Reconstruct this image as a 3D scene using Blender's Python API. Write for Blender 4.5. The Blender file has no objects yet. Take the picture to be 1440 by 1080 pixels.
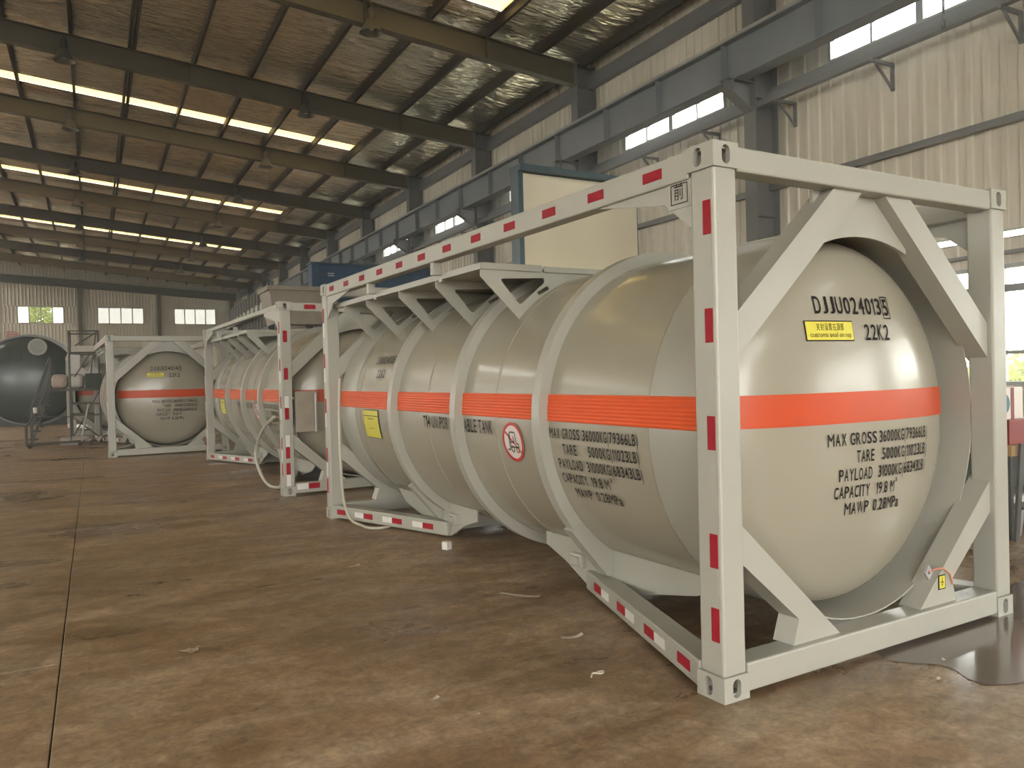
import bpy, bmesh, math, random
from mathutils import Vector, Matrix
from mathutils.geometry import tessellate_polygon
rnd = random.Random(7)
PI = math.pi
S = bpy.context.scene
COL = S.collection

# ------------------------------------------------------------------ camera, sky, exposure
cam = bpy.data.cameras.new('camera')
cam.sensor_width = 36.0
cam.lens = 27.729
cam.clip_end = 500
co = bpy.data.objects.new('camera', cam)
R_ = Vector((0.8829, -0.4690, -0.0245)); U_ = Vector((0.0270, -0.0014, 0.9996)); F_ = Vector((0.4689, 0.8832, -0.0114))
F_.normalize(); R_ = F_.cross(U_).normalized(); U_ = R_.cross(F_)
co.matrix_world = Matrix(((R_.x, U_.x, -F_.x, -2.5181), (R_.y, U_.y, -F_.y, -2.7389), (R_.z, U_.z, -F_.z, 1.539), (0, 0, 0, 1)))
COL.objects.link(co)
S.camera = co

SKY = 7.0
w = bpy.data.worlds.new('overcast_sky'); S.world = w; w.use_nodes = True
nt = w.node_tree; nt.nodes.clear()
wo = nt.nodes.new('ShaderNodeOutputWorld'); bg = nt.nodes.new('ShaderNodeBackground')
tc = nt.nodes.new('ShaderNodeTexCoord'); sp = nt.nodes.new('ShaderNodeSeparateXYZ'); rp = nt.nodes.new('ShaderNodeValToRGB')
nt.links.new(tc.outputs['Generated'], sp.inputs[0]); nt.links.new(sp.outputs['Z'], rp.inputs[0])
rp.color_ramp.elements[0].position = 0.0; rp.color_ramp.elements[0].color = (0.95, 0.92, 0.85, 1)
rp.color_ramp.elements[1].position = 0.8; rp.color_ramp.elements[1].color = (1.0, 0.975, 0.925, 1)
nt.links.new(rp.outputs[0], bg.inputs[0]); bg.inputs[1].default_value = SKY
nt.links.new(bg.outputs[0], wo.inputs[0])

S.view_settings.view_transform = 'Standard'
S.view_settings.look = 'None'
S.view_settings.gamma = 1.0
S.view_settings.use_curve_mapping = False
S.view_settings.exposure = 0.85
try:
    S.cycles.use_denoising = True
    S.cycles.max_bounces = 10
    S.cycles.diffuse_bounces = 6
    S.cycles.glossy_bounces = 4
    S.cycles.transparent_max_bounces = 12
    S.cycles.sample_clamp_indirect = 12.0
    S.cycles.caustics_reflective = False
    S.cycles.caustics_refractive = False
except Exception:
    pass

def portal(name, center, normal, sx, sy):
    """sampling portal over a modelled opening: gives off no light of its own"""
    l = bpy.data.lights.new(name, 'AREA'); l.shape = 'RECTANGLE'; l.size = sx; l.size_y = sy
    o = bpy.data.objects.new(name, l); COL.objects.link(o)
    o.location = center
    o.rotation_euler = Vector(normal).to_track_quat('-Z', 'Y').to_euler()
    l.cycles.is_portal = True
    return o

# ------------------------------------------------------------------ hall dimensions
CX = 8.482            # inner face of the right-hand columns
WX = 9.08             # right wall
BAY = [-9.815 + 6.0115 * k for k in range(14)]     # frame lines, the last one is the end wall
Y0, Y1 = -15.8, BAY[13]
RIDGE = -10.0
LX = 2 * RIDGE - WX   # left wall
SL = 0.095            # roof slope
def raf_bot(x): return 8.84 + (CX - x) * SL
def raf_top(x): return raf_bot(x) + 0.53
UPZ = (6.86, 8.12); LOZ = (1.22, 2.95); SLIT = (3.32, 3.44)
UPW = (1.22, 4.68)    # window extent inside a bay, from the frame line
LOW = (0.5, 5.5)

portal('portal_front_door', (-4.0, Y0 + 0.1, 3.2), (0, 1, 0), 14.0, 6.4)
portal('portal_added_high_windows', (-10.6, Y0 + 0.1, 8.0), (0, 1, 0), 32.8, 2.0)
portal('portal_front_door', (-20.5, Y0 + 0.1, 3.2), (0, 1, 0), 13.0, 6.4)
for k in (1, 2, 3, 4):
    portal('portal_high_window', (WX + 0.02, BAY[k] + 2.95, 7.49), (-1, 0, 0), 1.26, 3.46)
for k in range(1, 12):
    portal('portal_low_window', (WX + 0.02, BAY[k] + 3.0, 2.08), (-1, 0, 0), 1.73, 5.0)
portal('portal_added_door', (LX - 0.02, (BAY[8] + BAY[12]) / 2, 3.1), (1, 0, 0), 6.2, 23.4)
for k in (0, 1, 2, 3):
    portal('portal_added_low_window', (LX - 0.02, BAY[k] + 3.0, 2.3), (1, 0, 0), 2.3, 5.0)
for k in (0, 2, 4, 6, 8, 10):
    portal('portal_left_window', (LX - 0.02, BAY[k] + 3.0, 7.78), (1, 0, 0), 1.84, 5.2)
for k in (6, 8, 10):
    portal('portal_high_window', (WX + 0.02, BAY[k] + 2.95, 7.49), (-1, 0, 0), 1.26, 3.46)

# ------------------------------------------------------------------ materials
MAT = {}
def newmat(name):
    m = bpy.data.materials.new(name); m.use_nodes = True
    n = m.node_tree; b = n.nodes['Principled BSDF']; MAT[name] = m
    return m, n, b
def N(n, t, **kw):
    x = n.nodes.new(t)
    for k, v in kw.items(): setattr(x, k, v)
    return x
def simple(name, col, rough=0.5, metal=0.0, noise=0.0, scale=6.0, bump=0.0, bscale=40.0, coat=0.0, spec=0.5):
    m, n, b = newmat(name)
    b.inputs['Roughness'].default_value = rough; b.inputs['Metallic'].default_value = metal
    b.inputs['Specular IOR Level'].default_value = spec
    b.inputs['Coat Weight'].default_value = coat; b.inputs['Coat Roughness'].default_value = 0.12
    L = n.links.new
    tco = N(n, 'ShaderNodeTexCoord')
    nz = N(n, 'ShaderNodeTexNoise'); nz.inputs['Scale'].default_value = scale; nz.inputs['Detail'].default_value = 5
    L(tco.outputs['Object'], nz.inputs['Vector'])
    r = N(n, 'ShaderNodeValToRGB')
    k0 = 1 - noise; k1 = 1 + noise
    r.color_ramp.elements[0].position = 0.3; r.color_ramp.elements[1].position = 0.7
    r.color_ramp.elements[0].color = (col[0] * k0, col[1] * k0, col[2] * k0, 1)
    r.color_ramp.elements[1].color = (min(1, col[0] * k1), min(1, col[1] * k1), min(1, col[2] * k1), 1)
    L(nz.outputs['Fac'], r.inputs[0]); L(r.outputs[0], b.inputs['Base Color'])
    if bump:
        n2 = N(n, 'ShaderNodeTexNoise'); n2.inputs['Scale'].default_value = bscale; n2.inputs['Detail'].default_value = 3
        L(tco.outputs['Object'], n2.inputs['Vector'])
        bp = N(n, 'ShaderNodeBump'); bp.inputs['Strength'].default_value = bump; bp.inputs['Distance'].default_value = 0.02
        L(n2.outputs['Fac'], bp.inputs['Height']); L(bp.outputs[0], b.inputs['Normal'])
    return m

simple('paint', (0.350, 0.338, 0.288), 0.36, noise=0.03, scale=1.5, bump=0.05, bscale=60)
simple('tank_paint', (0.30, 0.272, 0.212), 0.26, noise=0.03, scale=1.2, bump=0.03, bscale=7, coat=0.35)
simple('orange', (0.50, 0.060, 0.012), 0.42, noise=0.05, scale=4, spec=0.35)
simple('orange_reflective', (0.70, 0.095, 0.018), 0.36, noise=0.05, scale=4, spec=0.4)  # reflective flank band, its glow lifted into a brighter base colour
simple('black_ink', (0.010, 0.009, 0.009), 0.7, spec=0.15)
simple('red_tape', (0.30, 0.010, 0.020), 0.6, spec=0.2, noise=0.1, scale=30)
simple('white_tape', (0.66, 0.64, 0.60), 0.3, noise=0.05, scale=30)
simple('yellow_sticker', (0.62, 0.55, 0.06), 0.4, noise=0.05)
simple('white_sticker', (0.62, 0.56, 0.52), 0.4)
simple('sign_red', (0.50, 0.02, 0.02), 0.4)
simple('dark_hole', (0.02, 0.02, 0.02), 0.8)
simple('frame_steel', (0.115, 0.095, 0.064), 0.55, noise=0.15, scale=1.0)
simple('purlin_steel', (0.040, 0.030, 0.019), 0.6, noise=0.2, scale=1.0)
simple('column_steel', (0.17, 0.17, 0.17), 0.5, noise=0.12, scale=1.0)
simple('girder_veil_paint', (0.21, 0.23, 0.25), 0.5, noise=0.12, scale=0.7)  # base colour lightened and blued to carry the window glare veil
simple('green_trim', (0.085, 0.09, 0.065), 0.6, noise=0.15)
simple('window_frame', (0.30, 0.30, 0.29), 0.4)
simple('tank_green', (0.030, 0.046, 0.040), 0.28, noise=0.2, scale=1.3, bump=0.04, bscale=5, coat=0.3)
simple('flange_grey', (0.30, 0.31, 0.28), 0.45, noise=0.1)
simple('lamp_metal', (0.14, 0.13, 0.11), 0.3, metal=0.4)
simple('bolt_white', (0.6, 0.6, 0.57), 0.4)
simple('scaffold_steel', (0.075, 0.072, 0.06), 0.6, noise=0.25, scale=9)
simple('deck_green', (0.04, 0.05, 0.035), 0.7, noise=0.2)
simple('dull_white', (0.50, 0.48, 0.43), 0.6, noise=0.1)
simple('plastic_sheet', (0.52, 0.49, 0.46), 0.35, noise=0.08)
simple('sack_cloth', (0.42, 0.34, 0.30), 0.8, noise=0.2, scale=14)
simple('blue_paint', (0.018, 0.058, 0.125), 0.45, noise=0.18, scale=1.2)
simple('blue_edge', (0.055, 0.095, 0.12), 0.4, noise=0.15)
simple('stainless', (0.82, 0.74, 0.58), 0.35, metal=0.35, noise=0.05, scale=0.8, bump=0.12, bscale=1.6)
simple('hopper_grey', (0.30, 0.255, 0.205), 0.5, noise=0.12)
simple('rod_dark', (0.13, 0.12, 0.11), 0.5, noise=0.2)
simple('hose', (0.44, 0.41, 0.33), 0.5)
simple('paper', (0.46, 0.40, 0.33), 0.8, noise=0.08, scale=20)
simple('leaf_tan', (0.30, 0.22, 0.15), 0.8)
simple('galvanised', (0.46, 0.46, 0.46), 0.35, metal=0.6)
simple('chain_steel', (0.16, 0.16, 0.165), 0.4, metal=0.7)
simple('wood', (0.36, 0.22, 0.09), 0.6, noise=0.2, scale=5)
simple('dark_steel', (0.06, 0.058, 0.055), 0.5, noise=0.2)
simple('crate_grey', (0.22, 0.21, 0.22), 0.6)
simple('teal', (0.03, 0.13, 0.17), 0.5)
simple('red_paint', (0.20, 0.022, 0.02), 0.5)
simple('copper_wire', (0.55, 0.20, 0.12), 0.4)
simple('rubber', (0.03, 0.03, 0.03), 0.8)
simple('bark', (0.10, 0.075, 0.05), 0.9, noise=0.3)
simple('roof_tile', (0.30, 0.24, 0.18), 0.8)
simple('ground', (0.20, 0.20, 0.15), 0.9, noise=0.2, scale=0.3)
simple('concrete_white', (0.62, 0.60, 0.55), 0.8)

def leaf_mat(name, c0, c1):
    m, n, b = newmat(name); L = n.links.new
    b.inputs['Roughness'].default_value = 0.6
    g = N(n, 'ShaderNodeNewGeometry'); r = N(n, 'ShaderNodeValToRGB')
    r.color_ramp.elements[0].color = (*c0, 1); r.color_ramp.elements[1].color = (*c1, 1)
    L(g.outputs['Random Per Island'], r.inputs[0]); L(r.outputs[0], b.inputs['Base Color'])
    tr = N(n, 'ShaderNodeBsdfTranslucent'); L(r.outputs[0], tr.inputs['Color'])
    mx = N(n, 'ShaderNodeMixShader'); mx.inputs[0].default_value = 0.4
    L(b.outputs[0], mx.inputs[1]); L(tr.outputs[0], mx.inputs[2])
    L(mx.outputs[0], n.nodes['Material Output'].inputs['Surface'])
leaf_mat('leaves', (0.16, 0.20, 0.05), (0.42, 0.45, 0.12))

def glass_mat(name, tint):
    m, n, b = newmat(name); L = n.links.new
    t = N(n, 'ShaderNodeBsdfTransparent'); t.inputs[0].default_value = (*tint, 1)
    gl = N(n, 'ShaderNodeBsdfGlossy'); gl.inputs['Roughness'].default_value = 0.03
    f = N(n, 'ShaderNodeFresnel'); f.inputs[0].default_value = 1.45
    mx = N(n, 'ShaderNodeMixShader')
    gm = N(n, 'ShaderNodeNewGeometry'); iv = N(n, 'ShaderNodeMath', operation='SUBTRACT'); iv.inputs[0].default_value = 1.0
    L(gm.outputs['Backfacing'], iv.inputs[1]); ml = N(n, 'ShaderNodeMath', operation='MULTIPLY')
    L(f.outputs[0], ml.inputs[0]); L(iv.outputs[0], ml.inputs[1])
    L(ml.outputs[0], mx.inputs[0]); L(t.outputs[0], mx.inputs[1]); L(gl.outputs[0], mx.inputs[2])
    L(mx.outputs[0], n.nodes['Material Output'].inputs['Surface'])
glass_mat('glass', (0.93, 0.95, 0.94))
glass_mat('dirty_glass', (0.36, 0.36, 0.345))

def frosted_mat(name, col, mixfac=0.85):
    m, n, b = newmat(name); L = n.links.new
    t = N(n, 'ShaderNodeBsdfTranslucent'); t.inputs[0].default_value = (*col, 1)
    b.inputs['Base Color'].default_value = (*col, 1); b.inputs['Roughness'].default_value = 0.5
    mx = N(n, 'ShaderNodeMixShader'); mx.inputs[0].default_value = mixfac
    L(b.outputs[0], mx.inputs[1]); L(t.outputs[0], mx.inputs[2])
    L(mx.outputs[0], n.nodes['Material Output'].inputs['Surface'])
frosted_mat('skylight_sheet', (0.40, 0.285, 0.10), 0.9)
frosted_mat('frosted_pane', (0.93, 0.93, 0.90), 0.9)

def wall_mat(name, col):
    """beige profiled sheet with rain streaks and grime"""
    m, n, b = newmat(name); L = n.links.new
    b.inputs['Roughness'].default_value = 0.55
    g = N(n, 'ShaderNodeNewGeometry'); mp = N(n, 'ShaderNodeMapping')
    mp.inputs['Scale'].default_value = (3.5, 3.5, 0.22)
    L(g.outputs['Position'], mp.inputs['Vector'])
    a = N(n, 'ShaderNodeTexNoise'); a.inputs['Scale'].default_value = 1.6; a.inputs['Detail'].default_value = 6; a.inputs['Roughness'].default_value = 0.65
    L(mp.outputs[0], a.inputs['Vector'])
    c = N(n, 'ShaderNodeTexNoise'); c.inputs['Scale'].default_value = 0.45; c.inputs['Detail'].default_value = 4
    L(g.outputs['Position'], c.inputs['Vector'])
    mul = N(n, 'ShaderNodeMath', operation='MULTIPLY'); L(a.outputs['Fac'], mul.inputs[0]); L(c.outputs['Fac'], mul.inputs[1])
    r = N(n, 'ShaderNodeValToRGB')
    r.color_ramp.elements[0].position = 0.14; r.color_ramp.elements[0].color = (col[0] * 0.80, col[1] * 0.79, col[2] * 0.77, 1)
    r.color_ramp.elements[1].position = 0.30; r.color_ramp.elements[1].color = (*col, 1)
    L(mul.outputs[0], r.inputs[0]); L(r.outputs[0], b.inputs['Base Color'])
wall_mat('wall_sheet', (0.70, 0.64, 0.54))

def foil_mat():
    """aluminium insulation foil, crumpled over a diamond net"""
    m, n, b = newmat('foil'); L = n.links.new
    b.inputs['Metallic'].default_value = 0.90; b.inputs['Roughness'].default_value = 0.15
    g = N(n, 'ShaderNodeNewGeometry')
    c = N(n, 'ShaderNodeTexNoise'); c.inputs['Scale'].default_value = 0.8; c.inputs['Detail'].default_value = 4
    L(g.outputs['Position'], c.inputs['Vector'])
    r = N(n, 'ShaderNodeValToRGB')
    r.color_ramp.elements[0].position = 0.3; r.color_ramp.elements[0].color = (0.86, 0.76, 0.58, 1)
    r.color_ramp.elements[1].position = 0.7; r.color_ramp.elements[1].color = (0.98, 0.92, 0.78, 1)
    L(c.outputs['Fac'], r.inputs[0]); L(r.outputs[0], b.inputs['Base Color'])
    mp = N(n, 'ShaderNodeMapping'); mp.inputs['Scale'].default_value = (0.7, 3.2, 1.0)
    mp.inputs['Rotation'].default_value = (0, 0, 0.25)
    L(g.outputs['Position'], mp.inputs['Vector'])
    v = N(n, 'ShaderNodeTexVoronoi', feature='DISTANCE_TO_EDGE'); v.inputs['Scale'].default_value = 1.7
    L(mp.outputs[0], v.inputs['Vector'])
    nz = N(n, 'ShaderNodeTexNoise'); nz.inputs['Scale'].default_value = 2.6; nz.inputs['Detail'].default_value = 3; nz.inputs['Distortion'].default_value = 1.0
    L(mp.outputs[0], nz.inputs['Vector'])
    ad = N(n, 'ShaderNodeMath', operation='ADD'); L(v.outputs['Distance'], ad.inputs[0]); L(nz.outputs['Fac'], ad.inputs[1])
    bp = N(n, 'ShaderNodeBump'); bp.inputs['Strength'].default_value = 0.7; bp.inputs['Distance'].default_value = 0.07
    L(ad.outputs[0], bp.inputs['Height']); L(bp.outputs[0], b.inputs['Normal'])
foil_mat()

def floor_mat():
    """damp, dirty, worn concrete"""
    m, n, b = newmat('floor_concrete'); L = n.links.new
    g = N(n, 'ShaderNodeNewGeometry')
    def nz(scale, detail, rough, dist=0.0, vec=None):
        t = N(n, 'ShaderNodeTexNoise'); t.inputs['Scale'].default_value = scale; t.inputs['Detail'].default_value = detail
        t.inputs['Roughness'].default_value = rough; t.inputs['Distortion'].default_value = dist
        L(vec or g.outputs['Position'], t.inputs['Vector']); return t.outputs['Fac']
    def ramp(fac, stops):
        r = N(n, 'ShaderNodeValToRGB'); e = r.color_ramp.elements
        e[0].position, e[0].color = stops[0][0], (*stops[0][1], 1); e[1].position, e[1].color = stops[-1][0], (*stops[-1][1], 1)
        for p, c in stops[1:-1]: e.new(p).color = (*c, 1)
        L(fac, r.inputs[0]); return r.outputs[0]
    def mix(a, c, fac, blend='MIX'):
        x = N(n, 'ShaderNodeMix'); x.data_type = 'RGBA'; x.blend_type = blend
        if hasattr(fac, 'node'): L(fac, x.inputs[0])
        else: x.inputs[0].default_value = fac
        L(a, x.inputs[6]); L(c, x.inputs[7]); return x.outputs[2]
    mp = N(n, 'ShaderNodeMapping'); mp.inputs['Rotation'].default_value = (0, 0, 0.45); mp.inputs['Scale'].default_value = (0.55, 1.3, 1.0); L(g.outputs['Position'], mp.inputs['Vector'])
    big = nz(0.75, 9, 0.66, 0.5, mp.outputs[0])
    base = ramp(big, [(0.34, (0.120, 0.070, 0.034)), (0.47, (0.200, 0.128, 0.070)), (0.58, (0.275, 0.190, 0.115)), (0.72, (0.38, 0.285, 0.195))])
    dust = ramp(nz(2.1, 11, 0.74, 0.3, mp.outputs[0]), [(0.46, (0, 0, 0)), (0.64, (0.85, 0.85, 0.85))])
    col = mix(base, ramp(big, [(0.3, (0.30, 0.215, 0.14)), (0.7, (0.46, 0.37, 0.275))]), dust)
    mid = ramp(nz(9.5, 8, 0.72, 0.6), [(0.32, (0.72, 0.71, 0.69)), (0.68, (1.45, 1.42, 1.38))])
    col = mix(col, mid, 1.0, 'MULTIPLY')
    grain = ramp(nz(34, 7, 0.7), [(0.3, (0.74, 0.74, 0.74)), (0.7, (1.2, 1.18, 1.15))])
    col = mix(col, grain, 1.0, 'MULTIPLY')
    stain = ramp(nz(1.3, 8, 0.7, 1.0), [(0.30, (0.45, 0.42, 0.40)), (0.42, (1, 1, 1))])
    col = mix(col, stain, 0.8, 'MULTIPLY')
    L(col, b.inputs['Base Color'])
    L(ramp(big, [(0.36, (0.22, 0.22, 0.22)), (0.6, (0.58, 0.58, 0.58))]), b.inputs['Roughness'])
    bp = N(n, 'ShaderNodeBump'); bp.inputs['Strength'].default_value = 0.3; bp.inputs['Distance'].default_value = 0.01
    L(nz(6, 9, 0.7), bp.inputs['Height']); L(bp.outputs[0], b.inputs['Normal'])
floor_mat()
def water_mat():
    m, n, b = newmat('water')
    b.inputs['Base Color'].default_value = (0.13, 0.10, 0.075, 1); b.inputs['Roughness'].default_value = 0.11
    b.inputs['Specular IOR Level'].default_value = 0.45
    nz = N(n, 'ShaderNodeTexNoise'); nz.inputs['Scale'].default_value = 5
    bp = N(n, 'ShaderNodeBump'); bp.inputs['Strength'].default_value = 0.06
    n.links.new(nz.outputs['Fac'], bp.inputs['Height']); n.links.new(bp.outputs[0], b.inputs['Normal'])
water_mat()

# ------------------------------------------------------------------ mesh helpers
def box(bm, x0, x1, y0, y1, z0, z1, bev=0.0):
    vs = [bm.verts.new((x, y, z)) for x in (x0, x1) for y in (y0, y1) for z in (z0, z1)]
    fs = [bm.faces.new([vs[i] for i in q]) for q in ((0, 1, 3, 2), (4, 6, 7, 5), (0, 4, 5, 1), (2, 3, 7, 6), (0, 2, 6, 4), (1, 5, 7, 3))]
    if bev:
        es = list({e for f in fs for e in f.edges})
        bmesh.ops.bevel(bm, geom=es, offset=bev, segments=2, profile=0.5, affect='EDGES')
def obox(bm, c, ax, ay, az, hx, hy, hz, bev=0.0):
    c = Vector(c); ax = Vector(ax).normalized(); ay = Vector(ay).normalized(); az = Vector(az).normalized()
    vs = [bm.verts.new(c + ax * sx * hx + ay * sy * hy + az * sz * hz) for sx in (-1, 1) for sy in (-1, 1) for sz in (-1, 1)]
    fs = [bm.faces.new([vs[i] for i in q]) for q in ((0, 1, 3, 2), (4, 6, 7, 5), (0, 4, 5, 1), (2, 3, 7, 6), (0, 2, 6, 4), (1, 5, 7, 3))]
    if bev:
        es = list({e for f in fs for e in f.edges})
        bmesh.ops.bevel(bm, geom=es, offset=bev, segments=2, profile=0.5, affect='EDGES')
def bar(bm, p0, p1, wd, ht, up=(0, 0, 1), bev=0.0):
    p0 = Vector(p0); p1 = Vector(p1); d = (p1 - p0); l = d.length; d.normalize()
    s = d.cross(Vector(up)).normalized(); u = s.cross(d).normalized()
    obox(bm, (p0 + p1) / 2, d, s, u, l / 2, wd / 2, ht / 2, bev)
def tube(bm, pts, r, seg=8, caps=True, closed=False):
    pts = [Vector(p) for p in pts]; n = len(pts); rings = []
    t0 = (pts[1] - pts[0]).normalized()
    nr = t0.orthogonal().normalized()
    for i, p in enumerate(pts):
        if closed: t = (pts[(i + 1) % n] - pts[i - 1]).normalized()
        else: t = (pts[min(i + 1, n - 1)] - pts[max(i - 1, 0)]).normalized()
        nr = (nr - t * nr.dot(t)).normalized(); bn = t.cross(nr)
        rr = r[i] if isinstance(r, (list, tuple)) else r
        rings.append([bm.verts.new(p + (nr * math.cos(2 * PI * k / seg) + bn * math.sin(2 * PI * k / seg)) * rr) for k in range(seg)])
    m = n if closed else n - 1
    for i in range(m):
        a, b = rings[i], rings[(i + 1) % n]
        for k in range(seg):
            f = bm.faces.new((a[k], a[(k + 1) % seg], b[(k + 1) % seg], b[k])); f.smooth = True
    if caps and not closed:
        bm.faces.new(rings[0][::-1]); bm.faces.new(rings[-1])
def lathe(bm, prof, seg=24, axis='Z', c=(0, 0, 0), capa=False, capb=False, a0=0.0, a1=2 * PI, flip=False):
    """prof: (radius, height) along axis"""
    full = abs(a1 - a0 - 2 * PI) < 1e-6; n = seg if full else seg + 1
    rings = []
    for r, h in prof:
        ring = []
        for k in range(n):
            a = a0 + (a1 - a0) * k / seg; x, y = r * math.cos(a), r * math.sin(a)
            if axis == 'Z': v = (c[0] + x, c[1] + y, c[2] + h)
            elif axis == 'Y': v = (c[0] + x, c[1] + h, c[2] + y)
            else: v = (c[0] + h, c[1] + x, c[2] + y)
            ring.append(bm.verts.new(v))
        rings.append(ring)
    m = seg if full else seg
    for i in range(len(rings) - 1):
        a, b = rings[i], rings[i + 1]
        for k in range(m):
            q = (a[k], a[(k + 1) % n], b[(k + 1) % n], b[k])
            f = bm.faces.new(q[::-1] if flip else q); f.smooth = True
    if capa: bm.faces.new(rings[0][::-1])
    if capb: bm.faces.new(rings[-1])
def plate(bm, outer, holes, thick, org=(0, 0, 0), u=(1, 0, 0), v=(0, 1, 0)):
    """flat plate with real holes, extruded both ways along its normal"""
    org = Vector(org); u = Vector(u); v = Vector(v); nn = u.cross(v).normalized()
    loops = [outer] + list(holes)
    tris = tessellate_polygon([[Vector((p[0], p[1], 0)) for p in lp] for lp in loops])
    flat = [p for lp in loops for p in lp]
    fr = [bm.verts.new(org + u * p[0] + v * p[1] + nn * thick / 2) for p in flat]
    bk = [bm.verts.new(org + u * p[0] + v * p[1] - nn * thick / 2) for p in flat]
    for t in tris:
        try:
            bm.faces.new([fr[i] for i in t]); bm.faces.new([bk[i] for i in reversed(t)])
        except ValueError: pass
    st = 0
    for lp in loops:
        n = len(lp)
        for i in range(n):
            j = (i + 1) % n
            try: bm.faces.new((fr[st + i], bk[st + i], bk[st + j], fr[st + j]))
            except ValueError: pass
        st += n
def stadium(cx, cy, w_, h_, n=8):
    r = min(w_, h_) / 2; o = []
    for k in range(2 * n):
        a = PI * (k + 0.5) / n
        dx = r * math.cos(a); dy = r * math.sin(a)
        if h_ >= w_: o.append((cx + dx, cy + dy + (h_ / 2 - r) * (1 if dy > 0 else -1)))
        else: o.append((cx + dx + (w_ / 2 - r) * (1 if dx > 0 else -1), cy + dy))
    return o
def rpoly(pts, r, n=4):
    """polygon with rounded corners"""
    out = []; m = len(pts)
    for i in range(m):
        p = Vector(pts[i]); a = (Vector(pts[i - 1]) - p); b = (Vector(pts[(i + 1) % m]) - p)
        la, lb = a.length, b.length; d = min(r, la * 0.4, lb * 0.4)
        p0 = p + a.normalized() * d; p1 = p + b.normalized() * d
        for k in range(n + 1):
            t = k / n
            q = p0 * (1 - t) ** 2 + p * 2 * t * (1 - t) + p1 * t * t
            out.append((q.x, q.y))
    return out
def mesh_of(name, bm, m, sharp=0.6, fix=True):
    if fix: bmesh.ops.recalc_face_normals(bm, faces=bm.faces)
    me = bpy.data.meshes.new(name); bm.to_mesh(me); bm.free()
    if m: me.materials.append(MAT[m])
    if any(p.use_smooth for p in me.polygons):
        try: me.set_sharp_from_angle(angle=sharp)
        except Exception: pass
    return me
def put(name, me, parent=None, loc=(0, 0, 0), rot=(0, 0, 0), scale=(1, 1, 1), label=None):
    o = bpy.data.objects.new(name, me); COL.objects.link(o)
    o.parent = parent; o.location = loc; o.rotation_euler = rot; o.scale = scale
    if label: o['label'] = label
    return o
def tag(o, label, cat, group=None):
    o['label'] = label; o['category'] = cat
    if group: o['group'] = group
    return o
def thing(name, label, cat, loc=(0, 0, 0), rz=0.0, group=None):
    o = bpy.data.objects.new(name, None); COL.objects.link(o); o.location = loc; o.rotation_euler = (0, 0, rz)
    o.empty_display_size = 0.2
    return tag(o, label, cat, group)
def struct(name, me=None, loc=(0, 0, 0)):
    o = bpy.data.objects.new(name, me); COL.objects.link(o); o.location = loc; o['kind'] = 'structure'
    return o
CACHE = {}
def once(key, fn, m, **kw):
    if key not in CACHE:
        bm = bmesh.new(); fn(bm); CACHE[key] = mesh_of(key, bm, m, **kw)
    return CACHE[key]
def bmnew(fn):
    bm = bmesh.new(); fn(bm); return bm
TXT = {}
def glyph(ch, bold):
    """one flat glyph as (verts, faces), fitted to the box x 0..1, cap height 1"""
    if (ch, bold) in TXT: return TXT[(ch, bold)]
    if ch == '1':
        v1 = [(0.50, 0), (1.0, 0), (1.0, 1.0), (0.50, 1.0), (0.0, 0.80), (0.0, 0.66), (0.50, 0.80)]
        TXT[(ch, bold)] = (v1, [(0, 1, 2, 3, 6), (3, 4, 5, 6)]); return TXT[(ch, bold)]
    c = bpy.data.curves.new('lettering', 'FONT'); c.body = ch; c.size = 1.0; c.resolution_u = 4
    c.offset = 0.0 if ch in 'MWN' or ord(ch) > 255 else bold
    o = bpy.data.objects.new('lettering', c); COL.objects.link(o)
    dg = bpy.context.evaluated_depsgraph_get()
    me = bpy.data.meshes.new_from_object(o.evaluated_get(dg))
    vs = [(v.co.x, v.co.y) for v in me.vertices]; fs = [tuple(p.vertices) for p in me.polygons]
    bpy.data.objects.remove(o); bpy.data.curves.remove(c); bpy.data.meshes.remove(me)
    x0 = min(v[0] for v in vs); x1 = max(v[0] for v in vs); y0 = min(v[1] for v in vs); y1 = max(v[1] for v in vs)
    if ch in '.()' or ch.islower() or ord(ch) > 255: yo, ys = 0.0, 1 / 0.70
    else: yo, ys = y0, 1 / (y1 - y0)
    TXT[(ch, bold)] = ([((v[0] - x0) / (x1 - x0), (v[1] - yo) * ys) for v in vs], fs)
    return TXT[(ch, bold)]
CELL = {'I': 0.28, '1': 0.44, 'M': 1.3, 'W': 1.4, '.': 0.22, '(': 0.42, ')': 0.42, 'T': 0.95, 'L': 0.85, 'J': 0.8, 'E': 0.88, 'i': 0.25, 'l': 0.25, 't': 0.55, 'm': 1.2}
def text2d(s, bold=0.012):
    """condensed lettering as (verts, faces, width), cap height 1"""
    vs, fs, x = [], [], 0.0
    for ch in s:
        if ch == ' ': x += 0.62; continue
        v, f = glyph(ch, bold); wd = CELL.get(ch, 1.0); n0 = len(vs)
        vs += [(x + p[0] * wd, p[1]) for p in v]; fs += [tuple(n0 + i for i in q) for q in f]
        x += wd + 0.26
    return vs, fs, x - 0.26
def text_mesh(bm, s, h, width, mapf, bold=0.012):
    """lettering of cap height h, squeezed to the given width, laid on a surface by mapf(s, t)"""
    vs, fs, w0 = text2d(s, bold)
    kx = width / w0
    nv = [bm.verts.new(mapf(v[0] * kx, v[1] * h)) for v in vs]
    for f in fs:
        try: bm.faces.new([nv[i] for i in f])
        except ValueError: pass

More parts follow.
